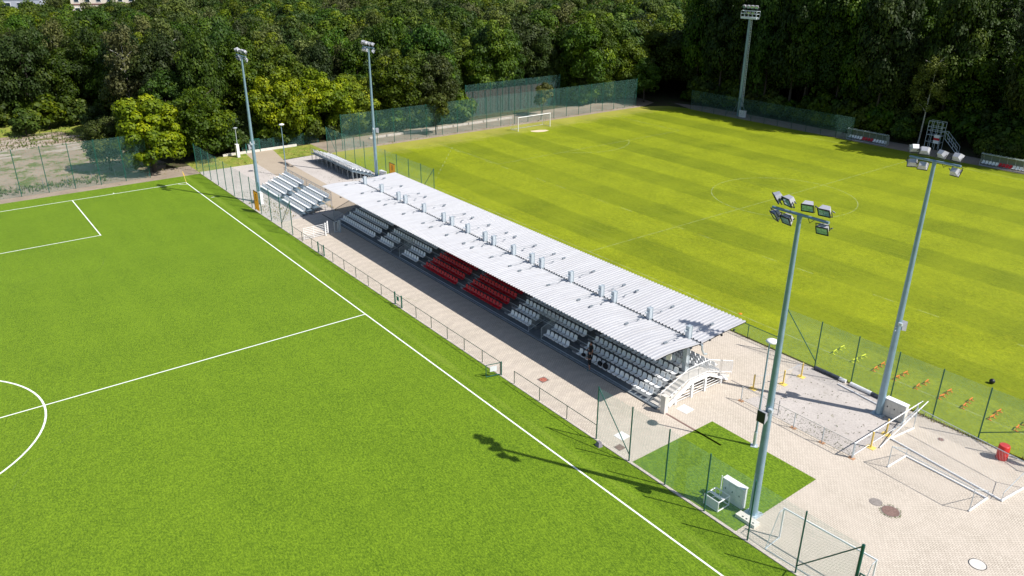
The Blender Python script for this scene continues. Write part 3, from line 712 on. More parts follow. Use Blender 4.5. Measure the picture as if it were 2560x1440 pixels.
# ------------------------------------------------------------------ bleachers
def bleacher(name, label, x0, rows, pitch, rise, y0, z0, n, step, face, gap, back_h, loc):
    t = thing(name, label, 'bleacher', loc); Lc = Vector(loc); xe = x0+n*step
    pts = []
    for k in range(rows):
        y = y0+k*pitch*(-face)*-1 if False else y0+(k*pitch if face < 0 else -k*pitch); zz = z0+k*rise
        mb = MB(Lc); mb.bb(x0-.3, xe+.3, y-.34, y+.34, zz-.06, zz); mb.build('plank', 'plank', t)
        fy = y-.34 if face < 0 else y+.34
        mb = MB(Lc); mb.bb(x0-.3, xe+.3, fy-.015, fy+.015, zz-.2, zz-.06); mb.build('riser', 'galv', t)
        for i in range(n):
            x = x0+.25+i*step
            if gap and gap[0] < x < gap[1]+k*.1: continue
            pts.append((x, y+(.05 if face < 0 else -.05), zz, face > 0))
    for i in range(0, 9):
        x = x0-.25+i*(xe-x0+.5)/8; mb = MB(Lc)
        for k in range(rows):
            y = y0+(k*pitch if face < 0 else -k*pitch)+(.28 if face < 0 else -.28); mb.tube((x, y, 0), (x, y, z0+k*rise), .028, n=6)
        ya, yb = (y0, y0+(rows-1)*pitch) if face < 0 else (y0, y0-(rows-1)*pitch)
        mb.tube((x, ya, .05), (x, yb, z0+(rows-1)*rise-.1), .022, n=6); mb.tube((x, yb, .05), (x, ya, .1), .022, n=6)
        mb.build('frame', 'galv', t)
    yb = y0+((rows-1)*pitch+.38)*(1 if face < 0 else -1); zb = z0+(rows-1)*rise
    mb = MB(Lc)
    mb.tube((x0-.3, yb, zb+back_h), (xe+.3, yb, zb+back_h), .025, n=6); mb.tube((x0-.3, yb, zb+.1), (xe+.3, yb, zb+.1), .02, n=6)
    for i in range(11):
        x = x0-.3+i*(xe-x0+.6)/10; mb.tube((x, yb, 0), (x, yb, zb+back_h), .025, n=6)
    mb.build('back_rail', 'galv_dark', t)
    if face < 0: MB(Lc).quad((x0-.3, yb, zb+.1), (xe+.3, yb, zb+.1), (xe+.3, yb, zb+back_h), (x0-.3, yb, zb+back_h)).build('rail_mesh', 'net_grey', t)
    pts.sort(key=lambda s: (Vector(s[:3])-CAM).length)
    for s in pts[:100]: link('seat', SEAT_W, t, (s[0]-Lc.x, s[1]-Lc.y, s[2]-.12), math.pi if s[3] else 0)
    if pts[100:]: merge_seats('seat_rows', [(SEAT_W, s[0]-Lc.x, s[1]-Lc.y, s[2]-.12, s[3]) for s in pts[100:]], t, 'rows of small white seats')
bleacher('bleacher', 'open five-row bleacher of white seats in front, between the first mast and the stand', 9.3, 5, .80, .30, 7.1, .20, 28, .5, -1, (15.9, 17.0), 1.0, (16.4, 8.7, 0))
bleacher('bleacher', 'open bleacher seen from behind, facing the striped pitch on the weedy gravel', -0.6, 6, .58, .21, 22.2, .18, 26, .5, 1, None, .75, (6, 20.6, 0))

# ------------------------------------------------------------------ floodlight masts
mb = MB()
mb.add([(-.28, -.10, -.22), (.28, -.10, -.22), (.28, -.10, .22), (-.28, -.10, .22), (-.17, .24, -.10), (.17, .24, -.10), (.19, .20, .18), (-.19, .20, .18)],
       [(0, 1, 2, 3), (5, 4, 7, 6), (0, 4, 5, 1), (1, 5, 6, 2), (2, 6, 7, 3), (3, 7, 4, 0)])
BEZM = MB().bb(-.30, .30, -.145, -.10, .20, .25).bb(-.30, -.26, -.144, -.10, -.20, .20).bb(.26, .30, -.144, -.10, -.20, .20).bb(-.30, .30, -.145, -.10, -.25, -.20).mesh('bezel', 'black')
HEADM = mb.mesh('lamp_head', simple('lamp_housing', (0.52, 0.52, 0.56), 0.45, 0.3, .1, 4))
LENSM = MB().bb(-.26, .26, -.125, -.105, -.20, .20).mesh('lens', 'lens')
mb = MB(); mb.bb(-.33, -.305, -.02, .02, -.32, .03); mb.bb(.305, .33, -.02, .02, -.32, .03); mb.bb(-.33, .33, -.02, .02, -.34, -.32); mb.tube((.3, .1, 0), (.42, .1, -.1), .03, n=6)
BRKM = mb.mesh('yoke', 'dark_metal')
def head(parent, x, zz, face, pan, tilt, under=False, y=0.0):
    o = link('lamp_head', HEADM, parent); base = 0 if face < 0 else math.pi
    o.rotation_euler = (tilt, 0, base+pan); o.location = (x, y, zz)
    link('lens', LENSM, o); link('bezel', BEZM, o); b = link('yoke', BRKM, o)
    if under: b.scale = (1, 1, -1)
    return o
def mast(label, X, Y, face, h=17.9, spk=None, yaw=0.0):
    t = thing('floodlight_mast', label, 'floodlight', (X, Y, 0), 0)
    mb = MB(); mb.tube((0, 0, .05), (0, 0, h), .255, .11, 14, False); mb.build('pole', 'mast', t, True)
    mb = MB(); mb.bb(-.42, .42, -.42, .42, .0, .06)
    for a in (-.33, .33):
        for b in (-.33, .33): mb.tube((a, b, .06), (a, b, .16), .03, n=6)
    mb.build('base_plate', 'galv', t)
    mb = MB(); mb.tube((-1.55, 0, h+.1), (1.55, 0, h+.1), .075, n=8); mb.tube((0, 0, h-.1), (0, 0, h+.1), .13, n=10)
    mb.build('crossbar', 'mast', t)
    for (x, zz, pan, tilt, un) in ((-1.35, .55, -.75, .55, 0), (-.72, .52, -.35, .5, 0), (.35, .50, .35, .55, 0), (1.25, .50, .15, .6, 0),
                                   (-1.3, -.35, -.55, .6, 1), (-.65, -.4, -.2, .55, 1), (1.3, -.38, .2, .55, 1)):
        head(t, x, h+.1+zz, face, pan if face < 0 else -pan, tilt, bool(un))
    mb = MB(); mb.path([(-1.1, 0, h+.6), (-.9, -.05, h+.72), (-.75, 0, h+.6)], .018, 5); mb.path([(.45, 0, h+.05), (.6, -.05, h-.15), (.8, 0, h+.05)], .015, 5); mb.build('cable', 'black', t)
    if spk:
        o = MB(); o.add([(-.30, -.62, -.32), (.22, -.62, -.32), (.22, -.62, .38), (-.30, -.62, .38), (-.18, -.25, -.2), (.15, -.25, -.2), (.15, -.25, .25), (-.18, -.25, .25)],
                        [(0, 1, 2, 3), (5, 4, 7, 6), (0, 4, 5, 1), (1, 5, 6, 2), (2, 6, 7, 3), (3, 7, 4, 0)])
        s_ = o.build('loudspeaker', simple('speaker_grey', (0.30, 0.31, 0.34), .5), t); s_.location = (0, 0, spk); s_.rotation_euler = (0.0, 0, 0 if face < 0 else math.pi)
        g_ = MB().bb(-.27, .19, -.64, -.62, -.29, .35).build('grille', 'black', s_)
        mb = MB(); mb.tube((0, -.28, spk+.1), (0, 0, spk+.1), .04); mb.tube((0, -.28, spk-.15), (0, 0, spk-.15), .04); mb.bb(.1, .35, -.3, -.12, spk+.3, spk+.5); mb.build('bracket', 'galv', t)
    return t
mast('floodlight mast beside the corner flag, nearer of the two far masts', 14.79, 4.85, -1, 17.9, 7.1)
mast('floodlight mast behind the far bleacher, right of the yellow-green trees', 12.48, 22.75, 1, 17.5, 6.4)
mC = mast('nearest floodlight mast, rising from the small turf patch with lit glass faces toward the camera', 90.06, 5.27, -1, 17.85, 6.7)
mast('tall floodlight mast rising from the weedy gravel at the right, lamps turned away', 88.75, 21.03, 1, 17.85, 6.7)
# ladder mast
t = thing('floodlight_mast', 'far floodlight mast with a climbing ladder and railed platform before the dark wood', 'floodlight', (14.93, 100.61, 0))
mb = MB(); mb.tube((0, 0, 0), (0, 0, 18.0), .38, .24, 12, False); mb.build('pole', 'mast', t, True)
mb = MB(); mb.tube((.55, -.15, 2), (.38, -.15, 18), .04, n=5); mb.tube((.85, -.15, 2), (.68, -.15, 18), .04, n=5)
for i in range(54):
    zz = 2+i*.3; mb.tube((.5-.17*zz/18, -.15, zz), (.86-.17*zz/18, -.15, zz), .035, n=4)
mb.build('ladder', 'lattice', t)
mb = MB(); mb.bb(-1.75, 1.75, -.5, .5, 18.0, 18.35); mb.build('platform', 'lattice', t)
mb = MB()
for zz in (18.9, 19.4): mb.path([(-1.75, -.5, zz), (1.75, -.5, zz), (1.75, .5, zz), (-1.75, .5, zz), (-1.75, -.5, zz)], .04, 5)
for x in (-1.75, -.9, 0, .9, 1.75):
    for y in (-.5, .5): mb.tube((x, y, 18.3), (x, y, 19.4), .04, n=5)
mb.build('railing', 'lattice', t)
for i in range(4): head(t, -1.35+i*.9, 20.1, -1, .1*(i-1.5), .5, False, -.2).scale = (1.25, 1.25, 1.25)
for i in range(3): head(t, -.9+i*.9, 19.1, -1, .1*(i-1), .5, False, -.45)
mb = MB(); mb.tube((0, 0, 3.6), (-1.6, 0, .0), .05); mb.tube((0, 0, 3.6), (1.9, 0, 0), .05); mb.build('brace', 'galv_dark', t)

# street lamps
def lamp(label, X, Y, h, ang):
    t = thing('street_lamp', label, 'street lamp', (X, Y, 0), ang)
    mb = MB(); mb.tube((0, 0, .0), (0, 0, h-.1), .085, .045, 10, False); mb.build('pole', 'mast', t, True)
    mb = MB(); mb.bb(-.22, .22, -.22, .22, 0, .05); mb.tube((0, 0, .05), (0, 0, 1.1), .11, n=10); mb.build('base', 'galv', t)
    mb = MB(); mb.lathe((0.12, 0, h-.12), [(.10, 0), (.34, .04), (.38, .10), (.30, .18), (.12, .23), (.02, .24)], 16); mb.build('lamp_head', 'white_paint', t, True)
    return t
lamp('slim street lamp with round white head, left of the nearest floodlight mast', 85.93, 10.89, 7.7, 0.6)
lamp('slim street lamp standing at the back corner of the front bleacher', 4.93, 12.48, 7.3, 2.2)

# cabinets
def cabinet(label, x0, x1, y0, y1, h, mat, doors=3, front=-1):
    t = thing('cabinet', label, 'electrical cabinet', ((x0+x1)/2, (y0+y1)/2, 0)); Lc = t.location
    MB(Lc).bb(x0, x1, y0, y1, .05, h-.04).build('body', mat, t)
    MB(Lc).bb(x0-.03, x1+.03, y0-.03, y1+.03, h-.035, h+.02).build('lid', 'white_paint', t)
    MB(Lc).bb(x0-.02, x1+.02, y0+.02, y1-.02, 0, .045).build('plinth', 'concrete', t)
    w_ = (x1-x0)/doors
    for i in range(doors):
        fy = y0-.012
        d = MB(Lc).bb(x0+i*w_+.015, x0+(i+1)*w_-.015, fy-.006, fy+.008, .35, h-.10).build('door', mat, t)
        MB(Lc).bb(x0+i*w_+w_/2-.03, x0+i*w_+w_/2+.03, fy-.03, fy-.008, h*.55, h*.55+.10).build('handle', 'dark_metal', d)
        MB(Lc).bb(x0+i*w_+.015, x0+(i+1)*w_-.015, fy-.006, fy+.008, .07, .33).build('base_panel', mat, t)
    return t
cabinet('pale grey three-door cabinet beside the nearest floodlight mast, on the turf patch', 88.0, 89.45, 5.0, 5.35, 1.42, 'grey_box')
cabinet('cream three-door cabinet beside the right floodlight mast', 88.95, 90.42, 21.15, 21.55, 1.36, 'cream')
cabinet('white cabinet at the foot of the floodlight mast beside the corner flag', 15.3, 16.0, 4.55, 4.9, 1.5, 'white_paint', 1)
cabinet('white cabinet at the foot of the far ladder mast', 15.5, 16.9, 99.9, 100.3, 1.3, 'white_paint', 2)
cabinet('small white cabinet behind the stand roof, near the far net post', 13.2, 14.6, 22.8, 23.2, 1.0, 'white_paint', 2)
cabinet('narrow white meter box beside the far path gate', -10.3, -9.6, 10.6, 11.0, 2.0, 'white_paint', 1)
mb = MB(); mb.lathe((-10.0, 10.9, 2.0), [(.05, 0), (.05, 2.2), (.12, 2.25), (.35, 2.5), (.1, 2.6)], 10)
tag(mb.build('camera_pole', 'galv'), 'short grey camera pole above the narrow white box by the path gate', 'pole')

# white cage frame
t = thing('crate_frame', 'white open box frame with an upright pole, in front of the pale grey cabinet', 'crate', (88.2, 4.4, 0)); Lc = t.location
mb = MB(Lc); x0, x1, y0, y1 = 87.75, 88.75, 3.75, 4.75
for zz in (.06, .68): mb.path([(x0, y0, zz), (x1, y0, zz), (x1, y1, zz), (x0, y1, zz), (x0, y0, zz)], .035, 6)
for x in (x0, x1):
    for y in (y0, y1): mb.tube((x, y, 0.03), (x, y, .68), .035)
mb.bb(x0, x1, 4.16, 4.3, .62, .70); mb.build('frame', 'white_paint', t)
MB(Lc).bb(x0+.04, x1-.04, y0-.01, y0+.01, .1, .64).build('front_panel', 'grey_box', t)
MB(Lc).tube((88.1, 4.7, .1), (88.1, 4.7, 1.75), .03).build('upright', 'white_paint', t)
t = thing('base_block', 'cream concrete block with slots at the foot of the nearest floodlight mast', 'block', (90.3, 4.5, 0))
mb = MB(t.location); mb.bb(89.6, 90.9, 4.25, 4.75, .0, .22); mb.build('block', 'cream', t)
mb = MB(t.location)
for x in (90.0, 90.25, 90.5, 90.7): mb.bb(x-.05, x+.05, 4.35, 4.45, .215, .226)
mb.build('slots', 'black', t)

# manholes and marks in the paving
def cover(label, x, y, mat, d, square=True, rz=0.0, z0=.012, ring=None, name='manhole_cover'):
    t = thing(name, label, 'cover', (x, y, 0), rz)
    mb = MB()
    if square: mb.bb(-d/2, d/2, -d/2, d/2, z0, z0+.012)
    else: mb.lathe((0, 0, 0), [(d/2, z0), (d/2, z0+.012), (d/2-.01, z0+.015)], 28)
    mb.build('plate', mat, t)
    mb = MB()
    if square:
        e = d/2+.03
        for a in ((-e, -e, e, -e), (e, -e, e, e), (e, e, -e, e), (-e, e, -e, -e)): strip(mb, a[:2], a[2:], .03, z0+.006)
    else: arc(mb, 0, 0, d/2+.02, 0, 2*math.pi, .05, z0+.008, 28)
    mb.build('rim', ring or 'iron', t); return t
cover('square red-brown iron cover near the tall fence', 80.8, 3.75, 'rust', .5)
cover('white square cover between the stand end and the lamp shadow', 80.25, 10.7, 'white_paint', .85, rz=.05, ring='pale_concrete')
cover('white square cover beside the tall fence brace', 79.95, 4.8, 'white_paint', .75, rz=.05, ring='pale_concrete')
cover('smaller round grey manhole cover next to the large brown one', 93.75, 11.9, 'iron', .65, False)
cb = cover('large round brown manhole cover ringed with weeds', 94.7, 11.8, 'rust', .95, False)
cover('pale round manhole cover at the bottom right', 99.7, 11.4, 'pale_concrete', .8, False, ring='dark_metal')
cover('small round brown drain cover near the red barrel', 92.9, 21.4, 'rust', .34, False)
t = cover('square drain cover with an orange-red ring and cross between stand and low fence', 71.1, 5.3, 'rust', .62)
mb = MB(); arc(mb, 0, 0, .22, 0, 2*math.pi, .035, .028, 28); strip(mb, (-.16, 0), (.16, 0), .035, .0285); strip(mb, (0, -.16), (0, .16), .035, .029); mb.build('mark', simple('orange_red_mark', (.8, .12, .04)), t)
mb = MB(); mb.add([(79.6, 2.65, .0), (80.05, 2.6, .0), (80.1, 2.95, .0), (79.65, 3.0, .0), (79.7, 2.75, .32), (79.95, 2.7, .32), (79.98, 2.9, .32), (79.74, 2.93, .32)], [(3, 2, 1, 0), (4, 5, 6, 7), (0, 1, 5, 4), (1, 2, 6, 5), (2, 3, 7, 6), (3, 0, 4, 7)])
tag(mb.build('monitor_speaker', simple('grey_box_mat', (.22, .20, .23), .6)), 'small grey wedge box on the turf against the kerb', 'box')

# bollards, barriers
def bollard(label, X, Y):
    t = thing('bollard', label, 'bollard', (X, Y, 0), 0, 'yellow posts round the gravel')
    mb = MB(); mb.tube((0, 0, .03), (0, 0, 1.2), .06, n=10); mb.build('post', 'yellow', t)
    mb = MB(); mb.bb(-.28, .28, -.22, .22, .012, .035); mb.build('base_plate', 'yellow', t)
bollard('yellow post nearest the end stairs of the stand', 81.38, 16.83)
bollard('yellow post in the middle of the three at the gravel edge', 82.31, 19.17)
bollard('yellow post farthest back, beside the long fence', 82.47, 21.21)
bollard('yellow post under the handrail near the cream cabinet', 90.40, 19.04)
bollard('yellow post nearest the silver corner barrier', 90.6, 16.82)
t = thing('barrier_rail', 'weathered wire-mesh barrier along the front of the weedy gravel', 'barrier', (86.2, 14.75, 0)); Lc = t.location
for x in (81.9, 86.22, 88.37, 90.5):
    MB(Lc).tube((x, 14.75, 0), (x, 14.75, 1.2), .035).build('post', 'galv', t)
    MB(Lc).bb(x-.2, x+.2, 14.6, 14.9, .016, .03).build('foot', simple('rusty_foot', (.40, .22, .12), .8), t)
mb = MB(Lc); mb.tube((81.9, 14.75, 1.18), (90.5, 14.75, 1.18), .028); mb.tube((81.9, 14.75, .15), (90.5, 14.75, .15), .02); mb.build('rails', 'pale_concrete', t)
MB(Lc).quad((81.9, 14.75, .15), (90.5, 14.75, .15), (90.5, 14.75, 1.16), (81.9, 14.75, 1.16)).build('netting', 'net_low', t)
t = thing('barrier_rail', 'silver handrail barrier from the corner post back past the cream cabinet', 'barrier', (90.5, 18, 0)); Lc = t.location
mb = MB(Lc); mb.tube((90.5, 14.8, 1.12), (90.55, 23.2, 1.12), .035); mb.tube((90.5, 14.8, .2), (90.5, 20.0, .2), .02)
mb.tube((91.0, 17.2, .08), (91.0, 22.9, 1.45), .035)
mb.build('rails', 'white_paint', t)
for y in (14.85, 20.9, 22.7): MB(Lc).tube((90.5, y, 0), (90.5, y, 1.12), .05).build('post', 'galv', t)
MB(Lc).quad((90.5, 14.85, .2), (90.5, 20.9, .2), (90.5, 20.9, 1.1), (90.5, 14.85, 1.1)).build('netting', 'net_low', t)
t = thing('barrier_rail', 'low wire barrier between the three yellow posts', 'barrier', (82.0, 18, 0)); Lc = t.location
MB(Lc).tube((81.38, 16.83, 1.05), (82.31, 19.17, 1.05), .012, n=5).build('wire', 'galv', t)
MB(Lc).tube((82.31, 19.17, 1.1), (82.47, 21.21, 1.2), .014, n=5).build('wire', 'galv', t)
t = thing('barrier_rail', 'two slim grey upright stakes beside the lamp post, at the gravel corner', 'barrier', (84.4, 15.3, 0))
for x in (84.2, 84.6): MB(t.location).tube((x, 15.3, 0), (x, 15.3, 1.15), .03).build('stake', 'galv_dark', t)
# steel pipe and rolls on the ground by the fence
tag(MB().tube((84.8, 22.4, .07), (88.6, 22.0, .07), .055).build('pipe', 'white_paint'), 'long pale pipe lying on the weedy gravel', 'pipe')
def roll(label, a, b, m1, m2, split):
    t = thing('net_roll', label, 'roll', (a[0], a[1], 0)); Lc = t.location
    a, b = Vector((*a, .15)), Vector((*b, .15)); c = a.lerp(b, split)
    MB(Lc).tube(a, c, .16, .15, 10).build('roll_body', m1, t); MB(Lc).tube(c, b, .15, .14, 10).build('roll_end', m2, t)
roll('dark blue roll with a white end lying at the foot of the fence', (82.4, 23.1), (85.0, 23.1), 'lead', 'white_paint', .8)
roll('white roll with a dark end beside the right floodlight mast', (85.4, 23.05), (87.9, 22.95), 'white_paint', 'lead', .68)

# barrel and sign
t = thing('barrel', 'bright red plastic barrel by the fence', 'barrel', (96.25, 22.35, 0))
mb = MB(); mb.lathe((0, 0, 0), [(.30, 0.0), (.33, .05), (.335, .33), (.345, .36), (.335, .39), (.335, .68), (.345, .71), (.335, .74), (.32, .98), (.30, 1.02)], 22); mb.build('body', 'barrel', t, True)
mb = MB(); mb.lathe((0, 0, 1.0), [(.29, .022), (.29, .03), (.05, .04)], 22); mb.build('lid', simple('barrel_lid', (.5, .05, .05)), t)
t = thing('notice_sign', 'white notice board with rounded corners on the fence at the right edge', 'sign', (97.6, 23.2, 0))
mb = MB(t.location); cx, cz, hw, hh, rr = 98.02, 1.62, .62, .52, .12; pts = []
for (sx, sz, a0) in ((1, 1, 0), (-1, 1, 90), (-1, -1, 180), (1, -1, 270)):
    for k in range(5):
        a = R(a0+k*22.5); pts.append((cx+sx*(hw-rr)+rr*math.cos(a), cz+sz*(hh-rr)+rr*math.sin(a)))
n = len(pts); vs = [(x, 23.22, zz) for x, zz in pts]+[(x, 23.245, zz) for x, zz in pts]
mb.add(vs, [tuple(range(n-1, -1, -1)), tuple(range(n, 2*n))]+[(i, (i+1) % n, n+(i+1) % n, n+i) for i in range(n)]); mb.build('board', 'signw', t)
mb = MB(t.location)
mb.bb(97.98, 98.08, 23.210, 23.216, 1.86, 1.98)
for i, (a, b) in enumerate(((97.62, 98.45), (97.56, 98.5), (97.52, 98.5), (97.55, 98.4))): mb.bb(a, b, 23.210, 23.216, 1.70-i*.12, 1.725-i*.12)
mb.build('lettering', 'ink', t)
for x in (97.5, 98.5): MB(t.location).tube((x, 23.27, 0), (x, 23.27, 2.1), .03).build('post', 'galv', t)
def banner_mat():
    m, N, L, P = newmat('banner_cloth'); P.inputs['Base Color'].default_value = (.85, .55, .10, 1); P.inputs['Roughness'].default_value = .6
    tl = N.new('ShaderNodeBsdfTranslucent'); tl.inputs[0].default_value = (.9, .6, .12, 1); mx = N.new('ShaderNodeMixShader'); mx.inputs[0].default_value = .6
    L.new(P.outputs[0], mx.inputs[1]); L.new(tl.outputs[0], mx.inputs[2]); L.new(mx.outputs[0], N['Material Output'].inputs[0]); return m
BANM = banner_mat()
def banner(label, x, y, w_, z0_, z1_, vert=True):
    t = thing('banner', label, 'banner', (x, y, 0)); Lc = t.location
    MB(Lc).bb(x, x+w_, y-.02, y, z0_, z1_).build('panel', BANM, t)
    mb = MB(Lc)
    mb.bb(x-.06, x, y-.04, y+.02, z0_-.1, z1_+.05); mb.bb(x, x+w_, y-.04, y+.02, z1_, z1_+.06); mb.build('frame', 'black', t)
    mb = MB(Lc)
    for k in range(5): mb.bb(x+w_*.35, x+w_*.65, y-.03, y-.021, z0_+(z1_-z0_)*(.50+k*.08), z0_+(z1_-z0_)*(.535+k*.08))
    mb.build('lettering', 'ink', t)
banner('tall narrow yellow banner with black lettering on the tall fence by the first mast', 18.0, 3.12, 1.35, .25, 2.6)
banner('small yellow banner on the green fence behind the stand roof', 15.2, 23.42, 1.5, .6, 2.4)

# goals
def goal(label, loc, rz, w_, h_, dep, lying=False, pr=.06, netm='goal_net', net=True):
    t = thing('football_goal', label, 'football goal', loc, rz)
    def T(x, y, zz): return (x, y, zz) if not lying else (x, -zz, y)     # lying: opening faces the ground
    for x in (-w_/2, w_/2): MB().tube(T(x, 0, 0), T(x, 0, h_), pr, n=8).build('goalpost', 'white_paint', t)
    mb = MB(); mb.tube(T(-w_/2-pr, 0, h_), T(w_/2+pr, 0, h_), pr, n=8); mb.build('crossbar', 'white_paint', t)
    mb = MB()
    for x in (-w_/2, w_/2):
        mb.tube(T(x, 0, h_), T(x, dep*.35, h_), .02, n=6); mb.tube(T(x, dep*.35, h_), T(x, dep, 0.04), .02, n=6); mb.tube(T(x, 0, .04), T(x, dep, .04), .025, n=6)
    mb.tube(T(-w_/2, dep, .04), T(w_/2, dep, .04), .025, n=6); mb.build('back_frame', 'galv', t)
    if net:
        mb = MB(); a, b = -w_/2, w_/2; d1 = dep*.35
        mb.quad(T(a, d1, h_), T(b, d1, h_), T(b, dep, .04), T(a, dep, .04)); mb.quad(T(a, 0, h_), T(b, 0, h_), T(b, d1, h_), T(a, d1, h_))
        for x in (a, b): mb.add([T(x, 0, .04), T(x, dep, .04), T(x, d1, h_), T(x, 0, h_)], [(0, 1, 2, 3)])
        mb.build('net', netm, t)
    return t
g = goal('white goal with net on the far end of the striped pitch', (GX, 60.8, 0), math.pi/2, 7.32, 2.44, 2.0)
mb = MB()
for x in (-3.66, 3.66): mb.tube((x, 2.2, 0), (x, 2.2, 2.3), .03, n=6)
mb.build('net_stake', 'galv', g)
goal('upright white training goal at the bottom, its net toward the tall fence', (94.72, 4.95, 0), math.pi+.06, 5.1, 2.0, 1.4, pr=.05)
t = goal('smaller white goal lying on its front on the paving, mouth down', (94.95, 17.55, .06), math.pi-.05, 5.05, 2.05, 1.5, True, .055)
t.location = (94.9, 15.5, .06)
t = goal('larger white goal lying on its front behind the smaller one', (94.6, 18.3, .06), 0, 7.32, 2.44, 1.6, True, .06)
t.location = (94.80, 20.75, .06); t.rotation_euler = (0, 0, -.12)

# hurdles
def hurdle_parts(mat):
    t = thing('training_hurdle', '', 'hurdle'); mb = MB()
    mb.bb(-.03, .03, -.27, .27, .22, .26); mb.build('bar', mat, t)
    mb = MB()
    for y in (-.27, .27): mb.bb(-.02, .02, y-.02, y+.02, .0, .26); mb.bb(-.16, .16, y-.03, y+.03, .009, .03)
    mb.build('feet', mat, t); return t
ORD = ['first', 'second', 'third', 'fourth', 'fifth', 'sixth', 'seventh', 'eighth']
hn = hurdle_parts('neon'); ho = hurdle_parts('orange')
for proto, xs, nm, grp in ((hn, [81.75, 83.55], 'yellow', 'yellow hurdles'), (ho, [85.2, 86.95, 88.65, 90.4, 91.9, 93.7, 95.4, 97.0], 'orange', 'orange hurdles')):
    first = True
    for i, x in enumerate(xs):
        for y, rw in ((26.72, 'on the touchline'), (27.85, 'just inside the touchline')):
            lab = '%s training hurdle %s, %s %s pair from the left' % (nm, rw, ORD[i], nm); rz = .12*math.sin(i*3.1+y)
            xx = x+.08*math.sin(i*5+y)
            if first: proto.location = (xx, y, .01); proto.rotation_euler = (0, 0, rz); proto['label'] = lab; proto['group'] = grp; first = False
            else: dup(proto, (xx, y, .01), rz, lab, grp)
bm = bmesh.new(); bmesh.ops.create_icosphere(bm, subdivisions=3, radius=.2); me = bpy.data.meshes.new('ball'); bm.to_mesh(me); bm.free(); me.materials.append(M['black'])
for p in me.polygons: p.use_smooth = True
b = link('ball', me, None, (91.6, 31.8, .2)); tag(b, 'dark round ball lying on the striped pitch beyond the right fence', 'ball')
mb = MB(); mb.lathe((72.6, 26.7, .014), [(.16, 0), (.16, .01), (.05, .06), (.03, .06)], 14); tag(mb.build('marker_cone', 'orange'), 'small orange marker disc on the touchline near the stand roof corner', 'cone')
# corner flag
t = thing('corner_flag', 'yellow corner flag leaning at the far corner of the artificial pitch', 'corner flag', (0.05, 0.05, 0))
MB().tube((0, 0, 0), (-.05, -.28, 1.6), .035).build('pole', 'yellow', t)
MB().add([(-.05, -.28, 1.6), (-.04, -.17, .95), (-.02, -.07, .98), (-.03, -.14, 1.3), (-.03, -.26, 1.6), (-.02, -.15, .95), (0, -.07, .97), (-.01, -.14, 1.29)], [(0, 1, 2, 3), (7, 6, 5, 4)]).build('flag', simple('flag_yellow', (.8, .45, .03)), t)

# ------------------------------------------------------------------ dugouts
def dugout(label, xa, xb, y):
    t = thing('dugout', label, 'dugout', ((xa+xb)/2, y, 0)); Lc = t.location
    prof = [(0.0, 1.85), (.25, 1.95), (.6, 1.92), (.95, 1.7), (1.15, 1.3), (1.2, .7), (1.2, .15)]
    vs = [(x, y+p[0], p[1]) for x in (xa, xb) for p in prof]; n = len(prof)
    MB(Lc).add(vs, [(i, i+1, n+i+1, n+i) for i in range(n-1)]).build('canopy', 'canopy', t)
    mb = MB(Lc)
    for j in range(7):
        x = xa+(xb-xa)*j/6; mb.path([(x, y+p[0], p[1]) for p in prof], .022, 5)
    mb.tube((xa, y, 1.85), (xb, y, 1.85), .035, n=6); mb.tube((xa, y+.1, .12), (xb, y+.1, .12), .05, n=6)
    for x in (xa, xb): mb.tube((x, y+.1, .0), (x, y+1.2, .15), .03, n=6); mb.tube((x, y+.1, .1), (x, y+.02, .75), .03, n=6)
    mb.build('frame', 'galv', t)
    for x in (xa, xb): MB(Lc).add([(x, y+p[0], p[1]) for p in prof]+[(x, y+.1, .15)], [tuple(range(n+1))]).build('side_panel', 'canopy', t)
    MB(Lc).bb(xa+.1, xb-.1, y+.45, y+.75, .2, .28).build('bench_beam', 'galv_dark', t)
    cnt = 14; st = (xb-xa-.5)/(cnt-1)
    for i in range(cnt):
        red = 5 <= i <= 8; o = link('red_seat' if red else 'seat', SEAT_R if red else SEAT_W, t, (xa+.25+i*st-Lc.x, y+.6-Lc.y, -.02))
        if red: o['label'] = 'red seat'
dugout('team dugout with a clouded canopy, left of the scaffold tower', 38.9, 45.8, 98.9)
dugout('team dugout with a clouded canopy, cut by the right edge of the photo', 60.9, 67.6, 98.7)
# scaffold camera tower
t = thing('scaffold_tower', 'galvanised camera scaffold with steps and a white-red-white panel behind the dugouts', 'scaffold', (51.2, 104, 0)); Lc = t.location
mb = MB(Lc)
for x in (50.0, 50.8, 51.6, 52.3):
    for y in (103.6, 104.8): mb.tube((x, y, 0), (x, y, 4.4), .035, n=5)
for zz in (1.1, 2.2, 2.9, 3.5, 4.4):
    mb.path([(50, 103.6, zz), (52.3, 103.6, zz), (52.3, 104.8, zz), (50, 104.8, zz), (50, 103.6, zz)], .03, 5)
mb.build('tower_frame', 'lattice', t)
mb = MB(Lc)
for y in (103.6, 104.5):
    mb.tube((55.2, y, 0), (53.0, y, 2.0), .04, n=5); mb.tube((55.2, y, 1), (53.0, y, 3.0), .03, n=5); mb.tube((53.0, y, 3.0), (52.3, y, 3.0), .03, n=5)
    for i in range(4): x = 55.2-i*.73; mb.tube((x, y, i*.66), (x, y, 1+i*.66), .03, n=5)
mb.build('steps', 'lattice', t)
mb = MB(Lc); mb.bb(51.3, 52.2, 103.5, 103.56, 1.0, 1.5); mb.bb(51.3, 52.2, 103.5, 103.56, 1.9, 2.4); mb.build('white_panel', 'white_paint', t)
MB(Lc).bb(51.3, 52.2, 103.5, 103.56, 1.5, 1.9).build('red_panel', 'red_plastic', t)
MB(Lc).bb(50.05, 52.25, 103.65, 104.75, 2.2, 2.26).build('deck', 'galv_dark', t)

